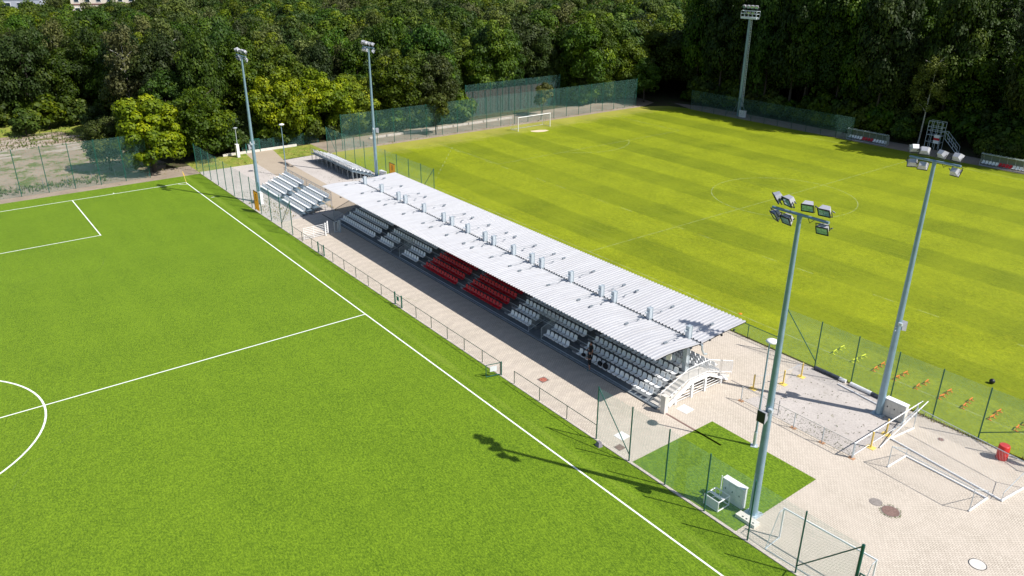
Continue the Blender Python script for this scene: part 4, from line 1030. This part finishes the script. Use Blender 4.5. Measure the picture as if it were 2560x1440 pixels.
# ------------------------------------------------------------------ people
def skin_obj(name, chains, mat, parent, sub=2):
    # chains: list of lists of (point, radius); first point of later chains may repeat an existing point to join there
    me = bpy.data.meshes.new(name); key = {}; V = []; E = []; Rr = []
    for ch in chains:
        prev = None
        for p, r in ch:
            k = tuple(round(c, 4) for c in p)
            if k not in key: key[k] = len(V); V.append(p); Rr.append(r)
            i = key[k]
            if prev is not None and prev != i: E.append((prev, i))
            prev = i
    me.from_pydata(V, E, []); o = bpy.data.objects.new(name, me); COL.objects.link(o)
    sk = o.modifiers.new('skin', 'SKIN'); sv = me.skin_vertices[0].data if me.skin_vertices else None
    if sv is None:
        bm = bmesh.new(); bm.from_mesh(me); bm.verts.layers.skin.verify(); bm.to_mesh(me); bm.free(); sv = me.skin_vertices[0].data
    for i, r in enumerate(Rr):
        rr = r if isinstance(r, tuple) else (r, r); sv[i].radius = rr; sv[i].use_root = (i == 0)
    s = o.modifiers.new('sub', 'SUBSURF'); s.levels = sub; s.render_levels = sub
    me.materials.append(M[mat] if isinstance(mat, str) else mat)
    dg = bpy.context.evaluated_depsgraph_get(); em = bpy.data.meshes.new_from_object(o.evaluated_get(dg)); em.name = name
    o.modifiers.clear(); o.data = em; 
    for p in em.polygons: p.use_smooth = True
    if parent is not None: o.parent = parent
    return o
def hand(w_, d, side):
    # palm and five fingers growing from wrist w_ in direction d
    w_, d = Vector(w_), Vector(d).normalized(); n = d.cross(Vector((0, 0, 1)));
    n = n.normalized() if n.length > .1 else Vector((1, 0, 0)); k = n.cross(d)
    palm = w_+d*.05; out = [[(tuple(w_), .028), (tuple(palm), .032), (tuple(w_+d*.09), .026)]]
    for i, (l, s_) in enumerate(((.065, -.028), (.075, -.010), (.072, .009), (.055, .026))):
        b0 = w_+d*.09; b1 = b0+n*s_*1.1+d*.02; b2 = b1+d*l*.6+k*.006; b3 = b2+d*l*.35-k*.012
        out.append([(tuple(b0), .026), (tuple(b1), .010), (tuple(b2), .009), (tuple(b3), .007)])
    t1 = palm+n*(-side)*.04+d*.01; out.append([(tuple(palm), .032), (tuple(t1), .012), (tuple(t1+d*.04+n*(-side)*.01), .009)])
    return out
def person(label, loc, rz, pose, shorts, hgt):
    t = thing('person', label, 'person', loc, rz); s = hgt/1.75
    def q(x, y, zz): return (x*s, y*s, zz*s)
    if pose == 'arms':       # arms folded in front, facing -Y
        arms = [[(-.19, 0, 1.42), (-.25, -.02, 1.14), (-.02, -.22, 1.15)], [(.19, 0, 1.42), (.25, -.02, 1.12), (.04, -.23, 1.10)]]
    else: arms = [[(-.19, 0, 1.42), (-.26, -.05, 1.14), (-.16, -.26, 1.05)], [(.19, 0, 1.42), (.26, .02, 1.13), (.27, -.06, .88)]]
    legs = [[(-.10, 0, .93), (-.115, -.02, .50), (-.12, .02, .09), (-.13, -.14, .045)], [(.10, 0, .93), (.125, -.02, .50), (.14, .02, .09), (.16, -.14, .045)]]
    body = [[(q(0, 0, .96), (.16*s, .115*s)), (q(0, .0, 1.15), (.145*s, .105*s)), (q(0, 0, 1.36), (.17*s, .115*s)), (q(0, 0, 1.45), (.08*s, .07*s)), (q(0, -.01, 1.53), .055*s), (q(0, -.02, 1.62), (.082*s, .096*s)), (q(0, -.025, 1.71), (.074*s, .088*s))]]
    for lg in legs: body.append([(q(0, 0, .96), (.15*s, .11*s)), (q(*lg[0]), .095*s), (q(*lg[1]), .058*s), (q(*lg[2]), .037*s), (q(*lg[3]), .035*s)])
    for a, sd in zip(arms, (-1, 1)):
        body.append([(q(0, 0, 1.36), (.16*s, .11*s)), (q(*a[0]), .055*s), (q(*a[1]), .040*s), (q(*a[2]), .028*s)])
        for hc in hand(q(*a[2]), Vector(q(*a[2]))-Vector(q(*a[1])), sd): body.append(hc)
    body.append([(q(0, -.02, 1.62), (.078*s, .092*s)), (q(0, -.115, 1.615), .014*s)])
    skin_obj('body', body, 'skin', t, 2)
    sh = [[(q(0, 0, .84), (.21*s, .165*s)), (q(0, 0, 1.0), (.215*s, .165*s)), (q(0, 0, 1.18), (.205*s, .155*s)), (q(0, 0, 1.37), (.225*s, .155*s)), (q(0, 0, 1.47), (.10*s, .09*s))]]
    for a in arms:
        e = Vector(a[0]).lerp(Vector(a[1]), .75); sh.append([(q(0, 0, 1.37), (.225*s, .155*s)), (q(*a[0]), .092*s), (q(*e), .075*s)])
    skin_obj('shirt', sh, 'cloth', t, 2)
    tr = [[(q(0, 0, 1.02), (.19*s, .145*s)), (q(0, 0, .90), (.19*s, .145*s))]]
    for lg in legs:
        e = Vector(lg[0]).lerp(Vector(lg[1]), .95 if shorts else 1); ch = [(q(0, 0, .90), (.19*s, .145*s)), (q(lg[0][0], 0, .76), .135*s), (q(*e), .105*s)]
        if not shorts: ch.append((q(lg[2][0], lg[2][1], .12), .075*s))
        tr.append(ch)
    skin_obj('shorts' if shorts else 'trousers', tr, 'cloth', t, 2)
    bm = bmesh.new(); bmesh.ops.create_icosphere(bm, subdivisions=3, radius=.5)
    for v in bm.verts:
        c = v.co; v.co = Vector((c.x*.178, c.y*.215, c.z*.20))
        if c.z < -.05 and c.y < .15: v.co *= .75
    me = bpy.data.meshes.new('hair'); bm.to_mesh(me); bm.free(); me.materials.append(M['hair']); o = link('hair', me, t, (0, .012*s, 1.69*s)); o.scale = (s, s, s)
    mb = MB()
    for x in (-.030, .030): mb.lathe(q(x, -.102, 1.635), [(.002, -.006), (.009, 0), (.002, .006)], 8)
    mb.bb(-.022*s, .022*s, -.113*s, -.108*s, 1.575*s, 1.582*s); mb.build('face_features', 'hair', t)
    for lg in legs:
        x, y = lg[2][0]*s, lg[2][1]*s; mb = MB(); mb.add([(x-.05, y-.21, 0), (x+.05, y-.21, 0), (x+.05, y+.07, 0), (x-.05, y+.07, 0), (x-.04, y-.17, .05), (x+.04, y-.17, .05), (x+.045, y+.06, .10), (x-.045, y+.06, .10)], [(3, 2, 1, 0), (4, 5, 6, 7), (0, 1, 5, 4), (1, 2, 6, 5), (2, 3, 7, 6), (3, 0, 4, 7)]); mb.build('shoe', 'shoe', t)
person('person in black shirt and shorts with folded arms, standing in front of the seats', (72.05, 9.08, .01), -.5, 'arms', True, 1.62)
person('person in black shirt and dark trousers standing behind, between the seat rows', (71.35, 9.86, .15), -.35, 'side', False, 1.74)
def bag(label, x, y, zz, w_, h_):
    t = thing('backpack', label, 'bag', (x, y, zz)); bm = bmesh.new(); bmesh.ops.create_cube(bm, size=1)
    bmesh.ops.bevel(bm, geom=bm.edges[:], offset=.22, segments=3, affect='EDGES'); bmesh.ops.scale(bm, vec=(w_, .24, h_), verts=bm.verts); me = bpy.data.meshes.new('bag_body'); bm.to_mesh(me); bm.free(); me.materials.append(M['cloth']); o = link('bag_body', me, t, (0, 0, h_/2))
    mb = MB(); mb.path([(-.06, -.02, h_-.02), (-.04, -.03, h_+.05), (.04, -.03, h_+.05), (.06, -.02, h_-.02)], .012, 5); mb.build('strap', 'black', t)
bag('black bag on the front-row seat left of the two people', 70.9, 9.5, .56, .36, .26)
bag('black backpack on the front-row seat just right of the two people', 72.75, 9.5, .56, .38, .36)
bag('black backpack on the front-row seat, farther right of the two people', 73.35, 9.5, .56, .42, .46)

# ------------------------------------------------------------------ houses beyond the wood
def house(label, cx, cy, w_, d, h, rz, wm, windows=True):
    t = thing('house', label, 'house', (cx, cy, 0), rz)
    MB().bb(-w_/2, w_/2, -d/2, d/2, 0, h).build('wall', wm, t)
    mb = MB(); mb.add([(-w_/2-.6, -d/2-.6, h), (w_/2+.6, -d/2-.6, h), (w_/2+.6, d/2+.6, h), (-w_/2-.6, d/2+.6, h), (-w_/4, 0, h+2.6), (w_/4, 0, h+2.6)], [(3, 2, 1, 0), (0, 1, 5, 4), (2, 3, 4, 5), (1, 2, 5), (3, 0, 4)]); mb.build('roof', 'rooft', t)
    MB().bb(-w_/2-.15, w_/2+.15, -d/2-.15, -d/2-.01, h-3.3, h-3.0).build('ledge', 'rooft', t)
    for i in range(int(w_/3)):
        for k in range(int(h/3.1)):
            x = -w_/2+1.6+i*3; f = MB().bb(x-.7, x+.7, -d/2-.08, -d/2+.02, h-2.6-k*3.1, h-1.0-k*3.1).build('window', 'white_paint', t)
            MB().bb(x-.6, x+.6, -d/2-.1, -d/2-.085, h-2.5-k*3.1, h-1.1-k*3.1).build('pane', 'glass', f)
house('cream house with a dark red roof above the treetops at top left', -170, 30, 22, 12, 17.2, R(72), 'wall')
house('grey-blue house at the top left behind the trees', -165, 6, 10, 10, 19.5, R(65), 'wall_blue')

# ------------------------------------------------------------------ trees
def crown_mesh(name, mat, seed, rx, rz_, z0_, nl=42, per=120, card=.38, lobe=(.8, 1.5), conic=0.0, droop=0.0):
    g = np.random.default_rng(seed); C = []; Nn = []; T = []
    for l in range(nl):
        th = g.uniform(0, 2*math.pi); ph = math.acos(g.uniform(-.75, 1)); rad = g.uniform(.55, .95)
        dx, dy, dz = math.sin(ph)*math.cos(th), math.sin(ph)*math.sin(th), math.cos(ph)
        k = 1-conic*max(0, dz)
        c = np.array([rx*rad*dx*k, rx*rad*dy*k, rz_*rad*dz]); lr = g.uniform(*lobe)
        m = int(per*(lr/lobe[1])**1.6)+20
        v = g.normal(size=(m, 3)); v /= np.linalg.norm(v, axis=1)[:, None]; v[:, 2] = np.abs(v[:, 2])*np.where(g.random(m) < .75, 1, -1)
        p = c+v*lr*g.uniform(.72, 1.06, (m, 1))*np.array([1, 1, .8])
        if droop: p[:, 2] -= droop*g.random(m)*lr
        C.append(p); Nn.append(v*1.1+g.normal(size=(m, 3))*.38+np.array([0, 0, .15])); T.append(np.clip(g.normal(.42, .16)+g.normal(0, .13, m)+v[:, 2]*.10, 0, 1))
    C = np.concatenate(C); Nn = np.concatenate(Nn); T = np.concatenate(T); n = len(C); C[:, 2] += z0_+rz_
    Nn /= np.linalg.norm(Nn, axis=1)[:, None]; a = np.cross(Nn, g.normal(size=(n, 3))); a /= np.linalg.norm(a, axis=1)[:, None]; b_ = np.cross(Nn, a)
    s = g.uniform(.6, 1.25, (n, 1))*card/2
    V = np.stack([C-a*s-b_*s*.55, C+a*s*.25-b_*s, C+a*s*1.1+b_*s*.2, C-a*s*.1+b_*s*1.05], 1).reshape(-1, 3)
    me = bpy.data.meshes.new(name); me.vertices.add(4*n); me.vertices.foreach_set('co', V.ravel()); me.loops.add(4*n); me.loops.foreach_set('vertex_index', np.arange(4*n)); me.polygons.add(n)
    me.polygons.foreach_set('loop_start', np.arange(0, 4*n, 4)); me.update(calc_edges=True)
    at = me.attributes.new('tone', 'FLOAT', 'FACE'); at.data.foreach_set('value', T.astype(np.float32)); me.materials.append(M[mat]); return me
def trunk_mesh(name, mat, seed, h, r, rx, nb=7):
    g = random.Random(seed); mb = MB(); p = Vector((0, 0, -.1)); pts = [p]
    for i in range(4): p = p+Vector((g.uniform(-.15, .15), g.uniform(-.15, .15), h/4)); pts.append(p)
    for i in range(4): mb.tube(pts[i], pts[i+1], r*(1-.22*i), r*(1-.22*(i+1)), 7, False)
    for i in range(nb):
        a = g.uniform(0, 6.28); t0 = g.uniform(.35, .95); s = pts[0].lerp(pts[4], t0); s = pts[min(3, int(t0*4))].lerp(pts[min(3, int(t0*4))+1], t0*4-min(3, int(t0*4)))
        l = rx*g.uniform(.5, .85); e = s+Vector((math.cos(a)*l, math.sin(a)*l, l*g.uniform(.5, 1.0))); m_ = s.lerp(e, .5)+Vector((0, 0, .15*l))
        mb.tube(s, m_, r*.42, r*.26, 5, False); mb.tube(m_, e, r*.26, r*.1, 5, False)
    return mb.mesh(name, mat, True)
KIND = {}
def kind(key, mat, bark, seed, rx, rz_, z0_, h, r, **kw):
    KIND[key] = (crown_mesh('crown_'+key, mat, seed, rx, rz_, z0_, **kw), trunk_mesh('trunk_'+key, bark, seed, h, r, rx))
kind('dark_a', 'leaf_dark', 'bark', 1, 3.7, 5.9, 1.3, 10, .24, nl=58, per=310, card=.30, lobe=(.9, 1.8))
kind('dark_b', 'leaf_dark', 'bark', 2, 4.2, 5.3, 1.4, 9.5, .26, nl=62, per=310, card=.30, lobe=(.9, 1.9))
kind('mid_a', 'leaf_mid', 'bark', 3, 3.9, 5.5, 1.2, 9.5, .24, nl=58, per=310, card=.30, lobe=(.9, 1.8))
kind('mid_b', 'leaf_mid', 'bark', 4, 4.5, 4.9, 1.2, 8.5, .26, nl=62, per=310, card=.30, lobe=(.9, 1.9))
kind('mid_c', 'leaf_mid', 'bark', 5, 3.2, 6.2, 1.0, 10.5, .22, nl=54, per=300, card=.29, conic=.45)
kind('olive', 'leaf_olive', 'birch', 6, 2.5, 5.6, 2.6, 11, .17, nl=44, per=90, card=.30, lobe=(.6, 1.1), droop=.9)
kind('brown', 'leaf_brown', 'bark', 8, 2.9, 4.8, 2.6, 8.5, .22, nl=46, per=100)
kind('maple', 'leaf_yellow', 'bark', 9, 5.2, 4.9, .2, 7, .30, nl=110, per=270, card=.32, lobe=(.8, 1.5))
kind('golden', 'leaf_yellow', 'bark', 10, 3.5, 4.1, .0, 6, .26, nl=80, per=230, card=.29, lobe=(.6, 1.15))
kind('dense', 'leaf_mid', 'bark', 11, 3.2, 4.8, .3, 8, .26, nl=70, per=230, card=.29)
kind('small', 'leaf_brown', 'bark', 12, 1.7, 1.9, 1.6, 3.6, .11, nl=26, per=110, card=.28, lobe=(.45, .8))
kind('shrub', 'leaf_mid', 'bark', 13, 1.6, 1.3, .1, 1.6, .10, nl=22, per=110, card=.28, lobe=(.45, .8))
kind('tall', 'leaf_dark', 'bark', 14, 4.1, 8.6, 2.2, 17, .28, nl=104, per=290, card=.30, lobe=(.9, 1.8))
kind('birch_hi', 'leaf_olive', 'birch', 15, 3.1, 7.0, 4.2, 16, .17, nl=66, per=130, card=.27, lobe=(.6, 1.1), droop=1.2)
def tree(k, x, y, s, rz, label, group=None, name='tree', sz=None, crown_label=None):
    t = thing(name, label, 'shrub' if name == 'shrub' else 'tree', (x, y, 0), rz, group); t.scale = (s, s, sz or s)
    c = link('crown', KIND[k][0], t); link('trunk', KIND[k][1], t)
    return t
# trees one can tell apart
tree('golden', -8.4, -1.9, 1.32, .3, 'bright yellow-green tree overhanging the corner of the artificial pitch')
tree('dense', -12.6, -6.8, .80, 1.0, 'low dark green tree seen through the high net of the yard')
tree('dense', -11.2, 6.6, 1.12, 2.0, 'dense dark green tree between the yellow-green corner tree and the first mast')
tree('dense', -13.5, 2.2, .95, 2.9, 'mid green tree just behind the yellow-green corner tree')
tree('mid_b', -30.0, 6.0, 1.0, 2.0, 'round pale green crown standing above the yellow-green corner tree')
tree('maple', -14.6, 19.6, 1.0, .3, 'yellow-green maple left of the far street lamp', sz=1.18)
tree('maple', -14.8, 27.0, 1.08, 1.7, 'big yellow-green maple right of the far street lamp', sz=1.1)
tree('maple', -15.8, 34.0, .98, 3.2, 'yellow-green maple directly behind the second far mast')
tree('shrub', -13.2, 19.5, 1.3, .2, 'leafy green shrub at the foot of the maples, left', name='shrub')
tree('shrub', -13.0, 24.2, 1.5, 1.2, 'leafy green shrub below the big maple', name='shrub')
tree('shrub', -13.0, 28.5, 1.35, 2.2, 'leafy green shrub beside the end of the fence, under the maples', name='shrub')
tree('olive', -30.3, 31.6, 1.12, 1, 'pale grey-green birch rising above the big maple')
tree('olive', -20.4, 43.5, .98, 2, 'slender birch right of the second far mast')
tree('small', -5.6, 44.0, 1.3, 1, 'small brownish tree growing through the high net')
tree('small', -7.6, 69.6, 1.15, 2.4, 'small dark tree just behind the far goal')
tree('mid_b', -6.5, 96.5, .8, .4, 'dark tree filling the far corner of the striped pitch')
tree('birch_hi', 48.0, 105.6, .85, .4, 'white-stemmed birch rising beside the left dugout')
tree('tall', 67.5, 104.5, 1.0, .4, 'dark tree with a bare leaning trunk at the right edge')
for i, (x, y) in enumerate(((-50, -9), (-46, -13), (-51, -4.5), (-43, -2.5), (-56, -17))):
    tree('shrub', x, y, (1.9, 1.5, 1.7, 1.4, 2.2)[i], i*1.1, 'green bush on the grass bank beyond the yard, %s from the left' % ['fourth', 'third', 'second', 'last', 'first'][i] if False else ['bush in the middle of the grass bank beyond the yard', 'bush at the yard side of the grass bank', 'bush at the rear of the grass bank under the wood', 'bush at the right end of the grass bank', 'tall bush at the left end of the grass bank'][i], name='shrub')
# the wood
def inside_frustum(x, y, zz=8, mg=1.06):
    q = Vector((x, y, zz))-CAM; d = q.dot(fw)
    if d < 20: return None
    u = FOC*q.dot(ri)/d; v = -FOC*q.dot(up)/d
    return d if (abs(u) < 1280*mg+FOC*4/d and -720-FOC*9/d < v < 720) else None
def ok(x, y):
    if x < -8 and y < 1 and x > -56+.10*(y+20): return y > 1.0 or x < -58
    if x > -10.5: return y > 103.5+ (0 if x > 3 else (3-x)*.15) 
    if x > -21 and 10 < y < 38: return False
    if x > -17.5: return not (4 < y < 100) or (y > 39 and x < -10.8 and not (54 < y < 82))
    if x > -19 and 54 < y < 82: return False
    return True
pts = []; sp = 5.1
for i in range(-70, 25):
    for j in range(-18, 90):
        x = i*sp+(j % 2)*sp/2+RNG.uniform(-1.5, 1.5); y = j*sp*.87+RNG.uniform(-1.5, 1.5)
        if not ok(x, y): continue
        d = inside_frustum(x, y)
        if d is None or d > 420: continue
        if math.hypot(x+165, y-18) < 26 or (48 < x < 57.5 and y < 107): continue
        if math.hypot(x+30, y-31) < 3.5 or math.hypot(x+20.4, y-43.5) < 2.5 or math.hypot(x-48, y-103.6) < 2.2: continue
        pts.append((d, x, y))
pts.sort()
near, far = pts[:282], pts[282:]
tone_pick = ['dark_a', 'dark_b', 'mid_a', 'mid_b', 'mid_c', 'mid_a', 'dark_a', 'mid_c', 'olive', 'mid_b']
LAB = {'dark': 'dark green tree', 'mid': 'mid green tree', 'olive': 'pale green birch', 'brown': 'brownish green tree', 'tall': 'very tall dark tree', 'birch': 'tall pale-stemmed birch'}
wood = []
for d, x, y in near:
    k = tone_pick[int(RNG.integers(0, 10))]; depth = ''
    if y > 98 and x > -4:
        row = 'at the front of' if y < 109 else ('in the middle of' if y < 121 else 'deep in')
        where = ('left of the ladder mast' if x < 10 else 'behind the ladder mast' if x < 22 else 'left of the first dugout' if x < 36 else 'behind the first dugout' if x < 47 else 'behind the scaffold tower' if x < 58 else 'behind the right dugout')
        zone = row+' the shaded wood '+where; k = ['tall', 'tall', 'dark_a', 'dark_b', 'birch_hi', 'dark_a', 'dark_b', 'mid_c'][int(RNG.integers(0, 8))]
        if y < 109.5: k = ['tall', 'dark_b', 'tall', 'dark_a', 'tall'][int(RNG.integers(0, 5))]
    elif y > 36:
        row = 'at the front of' if x > -24 else ('in the middle of' if x > -44 else 'far back in')
        zone = row+' the sunlit wood '+('right of the second far mast' if y < 54 else 'behind the brown screen' if y < 82 else 'near the far pitch corner' if y < 104 else 'beyond the far pitch corner')
    elif y > 4:
        row = 'at the front of' if x > -32 else ('in the middle of' if x > -52 else 'far back in')
        zone = row+' the wood behind '+('the corner tree' if y < 15 else 'the left maple' if y < 24 else 'the big maple')
    else: zone = ('at the front of' if x > -68 else 'farther back in')+' the wood beyond the '+('left yard end' if y < -12 else 'right yard end')
    h = .80+.45*float(RNG.random())
    szv = float(RNG.uniform(1.0, 1.45))*(1.22 if ('shaded' in zone and k not in ('tall', 'birch_hi')) else 1.0)
    if 'shaded' in zone and y < 109.5: h = max(h, 1.05); szv = (1.42 if k in ('tall', 'birch_hi') else 1.95)+.12*h
    wood.append((k, x, y, h, float(RNG.uniform(0, 6.28)), LAB[k.split('_')[0]], zone, szv))
ORD2 = ORD+['ninth', 'tenth', 'eleventh', 'twelfth']
byl = {}
for q in wood: byl.setdefault((q[5], q[6]), []).append(q)
for (kd, zn), qs in byl.items():
    def px(q):
        v = Vector((q[1], q[2], 8))-CAM; return v.dot(ri)/v.dot(fw)
    qs.sort(key=px)
    for i, (k, x, y, h, a, _, _, szv) in enumerate(qs):
        lb = kd+' '+zn
        if len(qs) > 1 and 'front' in zn: lb = '%s %s from the left %s' % (ORD2[i], kd, zn.replace('at the front of', 'fronting').replace('the shaded wood', 'the shade').replace('the sunlit wood', 'the wood'))
        tree(k, x, y, h, a, lb, kd+' '+zn, sz=szv)
# everything farther off: one object that scatters the same crowns
me = bpy.data.meshes.new('distant_wood'); me.from_pydata([(x, y, 0) for d, x, y in far], [], [])
a1 = me.attributes.new('ang', 'FLOAT', 'POINT'); a1.data.foreach_set('value', RNG.uniform(0, 6.28, len(far)).astype(np.float32))
a2 = me.attributes.new('siz', 'FLOAT', 'POINT'); a2.data.foreach_set('value', RNG.uniform(1.0, 1.45, len(far)).astype(np.float32))
fo = link('distant_wood', me); tag(fo, 'dense wood filling the background beyond the nearer trees', 'wood', None, 'stuff')
ng = bpy.data.node_groups.new('scatter_crowns', 'GeometryNodeTree')
ng.interface.new_socket('Geometry', in_out='INPUT', socket_type='NodeSocketGeometry'); ng.interface.new_socket('Geometry', in_out='OUTPUT', socket_type='NodeSocketGeometry')
n_ = ng.nodes; l_ = ng.links; gi = n_.new('NodeGroupInput'); go = n_.new('NodeGroupOutput')
g2i = n_.new('GeometryNodeGeometryToInstance')
src = {}
for o in bpy.data.objects:
    if o.name.startswith('crown') and o.data and o.data.name not in src: src[o.data.name] = o
for k in ('dark_a', 'dark_b', 'mid_a', 'mid_b', 'mid_c', 'olive', 'dark_b', 'mid_a')[::-1]:
    oi = n_.new('GeometryNodeObjectInfo'); oi.transform_space = 'ORIGINAL'; oi.inputs['Object'].default_value = src['crown_'+k]; oi.inputs['As Instance'].default_value = True
    l_.new(oi.outputs['Geometry'], g2i.inputs[0])
iop = n_.new('GeometryNodeInstanceOnPoints'); iop.inputs['Pick Instance'].default_value = True
ri_ = n_.new('FunctionNodeRandomValue'); ri_.data_type = 'INT'
[s for s in ri_.inputs if s.name == 'Max' and s.type == 'INT'][0].default_value = 7
l_.new([s for s in ri_.outputs if s.type == 'INT'][0], iop.inputs['Instance Index'])
at = n_.new('GeometryNodeInputNamedAttribute'); at.data_type = 'FLOAT'; at.inputs['Name'].default_value = 'ang'
cx_ = n_.new('ShaderNodeCombineXYZ'); l_.new(at.outputs['Attribute'], cx_.inputs[2]); l_.new(cx_.outputs[0], iop.inputs['Rotation'])
as_ = n_.new('GeometryNodeInputNamedAttribute'); as_.data_type = 'FLOAT'; as_.inputs['Name'].default_value = 'siz'; l_.new(as_.outputs['Attribute'], iop.inputs['Scale'])
l_.new(gi.outputs[0], iop.inputs['Points']); l_.new(g2i.outputs[0], iop.inputs['Instance']); l_.new(iop.outputs[0], go.inputs[0])
md = fo.modifiers.new('scatter', 'NODES'); md.node_group = ng

# understorey at the feet of the wood: bushes nobody could count
up_ = []
for i in range(150):
    a_, b_, c_ = float(RNG.uniform(-3, 84)), float(RNG.uniform(104.0, 109.5)), float(RNG.uniform(1.0, 2.3))
    if not (46 < a_ < 59 and b_ < 109): up_.append((a_, b_, c_ if b_ > 106 else c_*.6))
for i in range(50): up_.append((float(RNG.uniform(-18, -11.5)), float(RNG.uniform(83, 104)), float(RNG.uniform(.9, 1.8))))
for i in range(40): up_.append((float(RNG.uniform(-18, -12.5)), float(RNG.uniform(38, 56)), float(RNG.uniform(.9, 1.9))))
for i in range(50): up_.append((float(RNG.uniform(-66, -58)), float(RNG.uniform(-40, 0)), float(RNG.uniform(1.2, 2.3))))
for i in range(26): up_.append((float(RNG.uniform(-17, -12.8)), float(RNG.uniform(4, 11.5)), float(RNG.uniform(.8, 1.5))))
for i in range(26): up_.append((float(RNG.uniform(-20, -14.5)), float(RNG.uniform(13, 38)), float(RNG.uniform(1, 2.0))))
for i in range(30): up_.append((float(RNG.uniform(-58, -22)), float(RNG.uniform(1.5, 6)), float(RNG.uniform(1, 2.0))))
me = bpy.data.meshes.new('undergrowth'); me.from_pydata([(a, b, 0) for a, b, c in up_], [], [])
a1 = me.attributes.new('ang', 'FLOAT', 'POINT'); a1.data.foreach_set('value', RNG.uniform(0, 6.28, len(up_)).astype(np.float32))
a2 = me.attributes.new('siz', 'FLOAT', 'POINT'); a2.data.foreach_set('value', np.array([c for a, b, c in up_], dtype=np.float32))
uo = link('undergrowth', me); tag(uo, 'low bushes and saplings filling the foot of the wood', 'undergrowth', None, 'stuff')
ng2 = ng.copy()
for n in list(ng2.nodes):
    if n.bl_idname == 'GeometryNodeObjectInfo': n.inputs['Object'].default_value = src['crown_shrub']
md = uo.modifiers.new('scatter', 'NODES'); md.node_group = ng2

# weeds and tufts on gravel, verges and along fences: uncountable
def tufts(name, label, regs, mat, n, hmin, hmax, seed):
    g = random.Random(seed); mb = MB()
    for i in range(n):
        x0, x1, y0, y1 = regs[g.randrange(len(regs))]; cx, cy = g.uniform(x0, x1), g.uniform(y0, y1); h = g.uniform(hmin, hmax)
        for k in range(6):
            a = g.uniform(0, 6.28); w_ = h*.35; dx, dy = math.cos(a), math.sin(a)
            mb.add([(cx-dy*w_*.3, cy+dx*w_*.3, .01), (cx+dy*w_*.3, cy-dx*w_*.3, .01), (cx+dx*w_*1.2, cy+dy*w_*1.2, h*g.uniform(.5, 1))], [(0, 1, 2)])
    o = mb.build(name, mat); tag(o, label, 'weeds', None, 'stuff')
wg = simple('weed_green', (.085, .12, .018), .8, 0, .4, 2); wd_ = simple('weed_dry', (.26, .22, .07), .9, 0, .3, 2)
tufts('weeds', 'small green weeds scattered over the pale gravel', [(81.5, 90.3, 15.0, 22.8), (16, 26, 15.2, 18.5), (8, 24, 15.5, 19.5), (9, 23, 3.6, 6.6), (9, 23, 3.6, 6.6), (0, 24, 10.0, 11.2), (84, 90.3, 14.8, 16.5)], wg, 1500, .04, .15, 1)
tufts('dry_grass', 'dry yellow grass on the verge by the path and along fence feet', [(-11, -4.5, 3.5, 12), (-11, -4.5, 17, 23), (14, 23.5, 3.5, 6.4), (5, 24, 10.9, 11.3), (-9, -5.8, -45, 3), (82, 101, 23.0, 23.5), (24, 79, 22.9, 23.5), (-5, -4, 26, 92)], wd_, 2200, .06, .28, 2)
tufts('tall_grass', 'rough green grass on the bank and yard edge', [(-64, -47, -40, -2), (-11, -7, -45, -8), (-46, -35, -30, -4)], wg, 3000, .12, .6, 3)
tufts('weeds', 'ring of small weeds around the large manhole cover', [(94.1, 95.3, 11.2, 12.4)], wg, 10, .02, .04, 4)
tufts('moss', 'dark moss growing in the block joints inside the lying goals', [(92.6, 94.9, 14.1, 14.8), (93.0, 94.2, 14.0, 15.4)], simple('moss', (.045, .04, .02), .9, 0, .3, 6), 160, .015, .045, 9)
g_ = random.Random(5); mb = MB()
for i in range(70):
    a = g_.uniform(0, 6.28); r_ = .52+g_.random()*.10; x, y = 94.7+r_*math.cos(a), 11.8+r_*math.sin(a)
    for k in range(3): b = g_.uniform(0, 6.28); mb.add([(x, y, .012), (x+.03*math.cos(b+1), y+.03*math.sin(b+1), .012), (x+.05*math.cos(b), y+.05*math.sin(b), .05)], [(0, 1, 2)])
tag(mb.build('weeds', wg), 'weeds growing round the brown manhole rim', 'weeds', None, 'stuff')
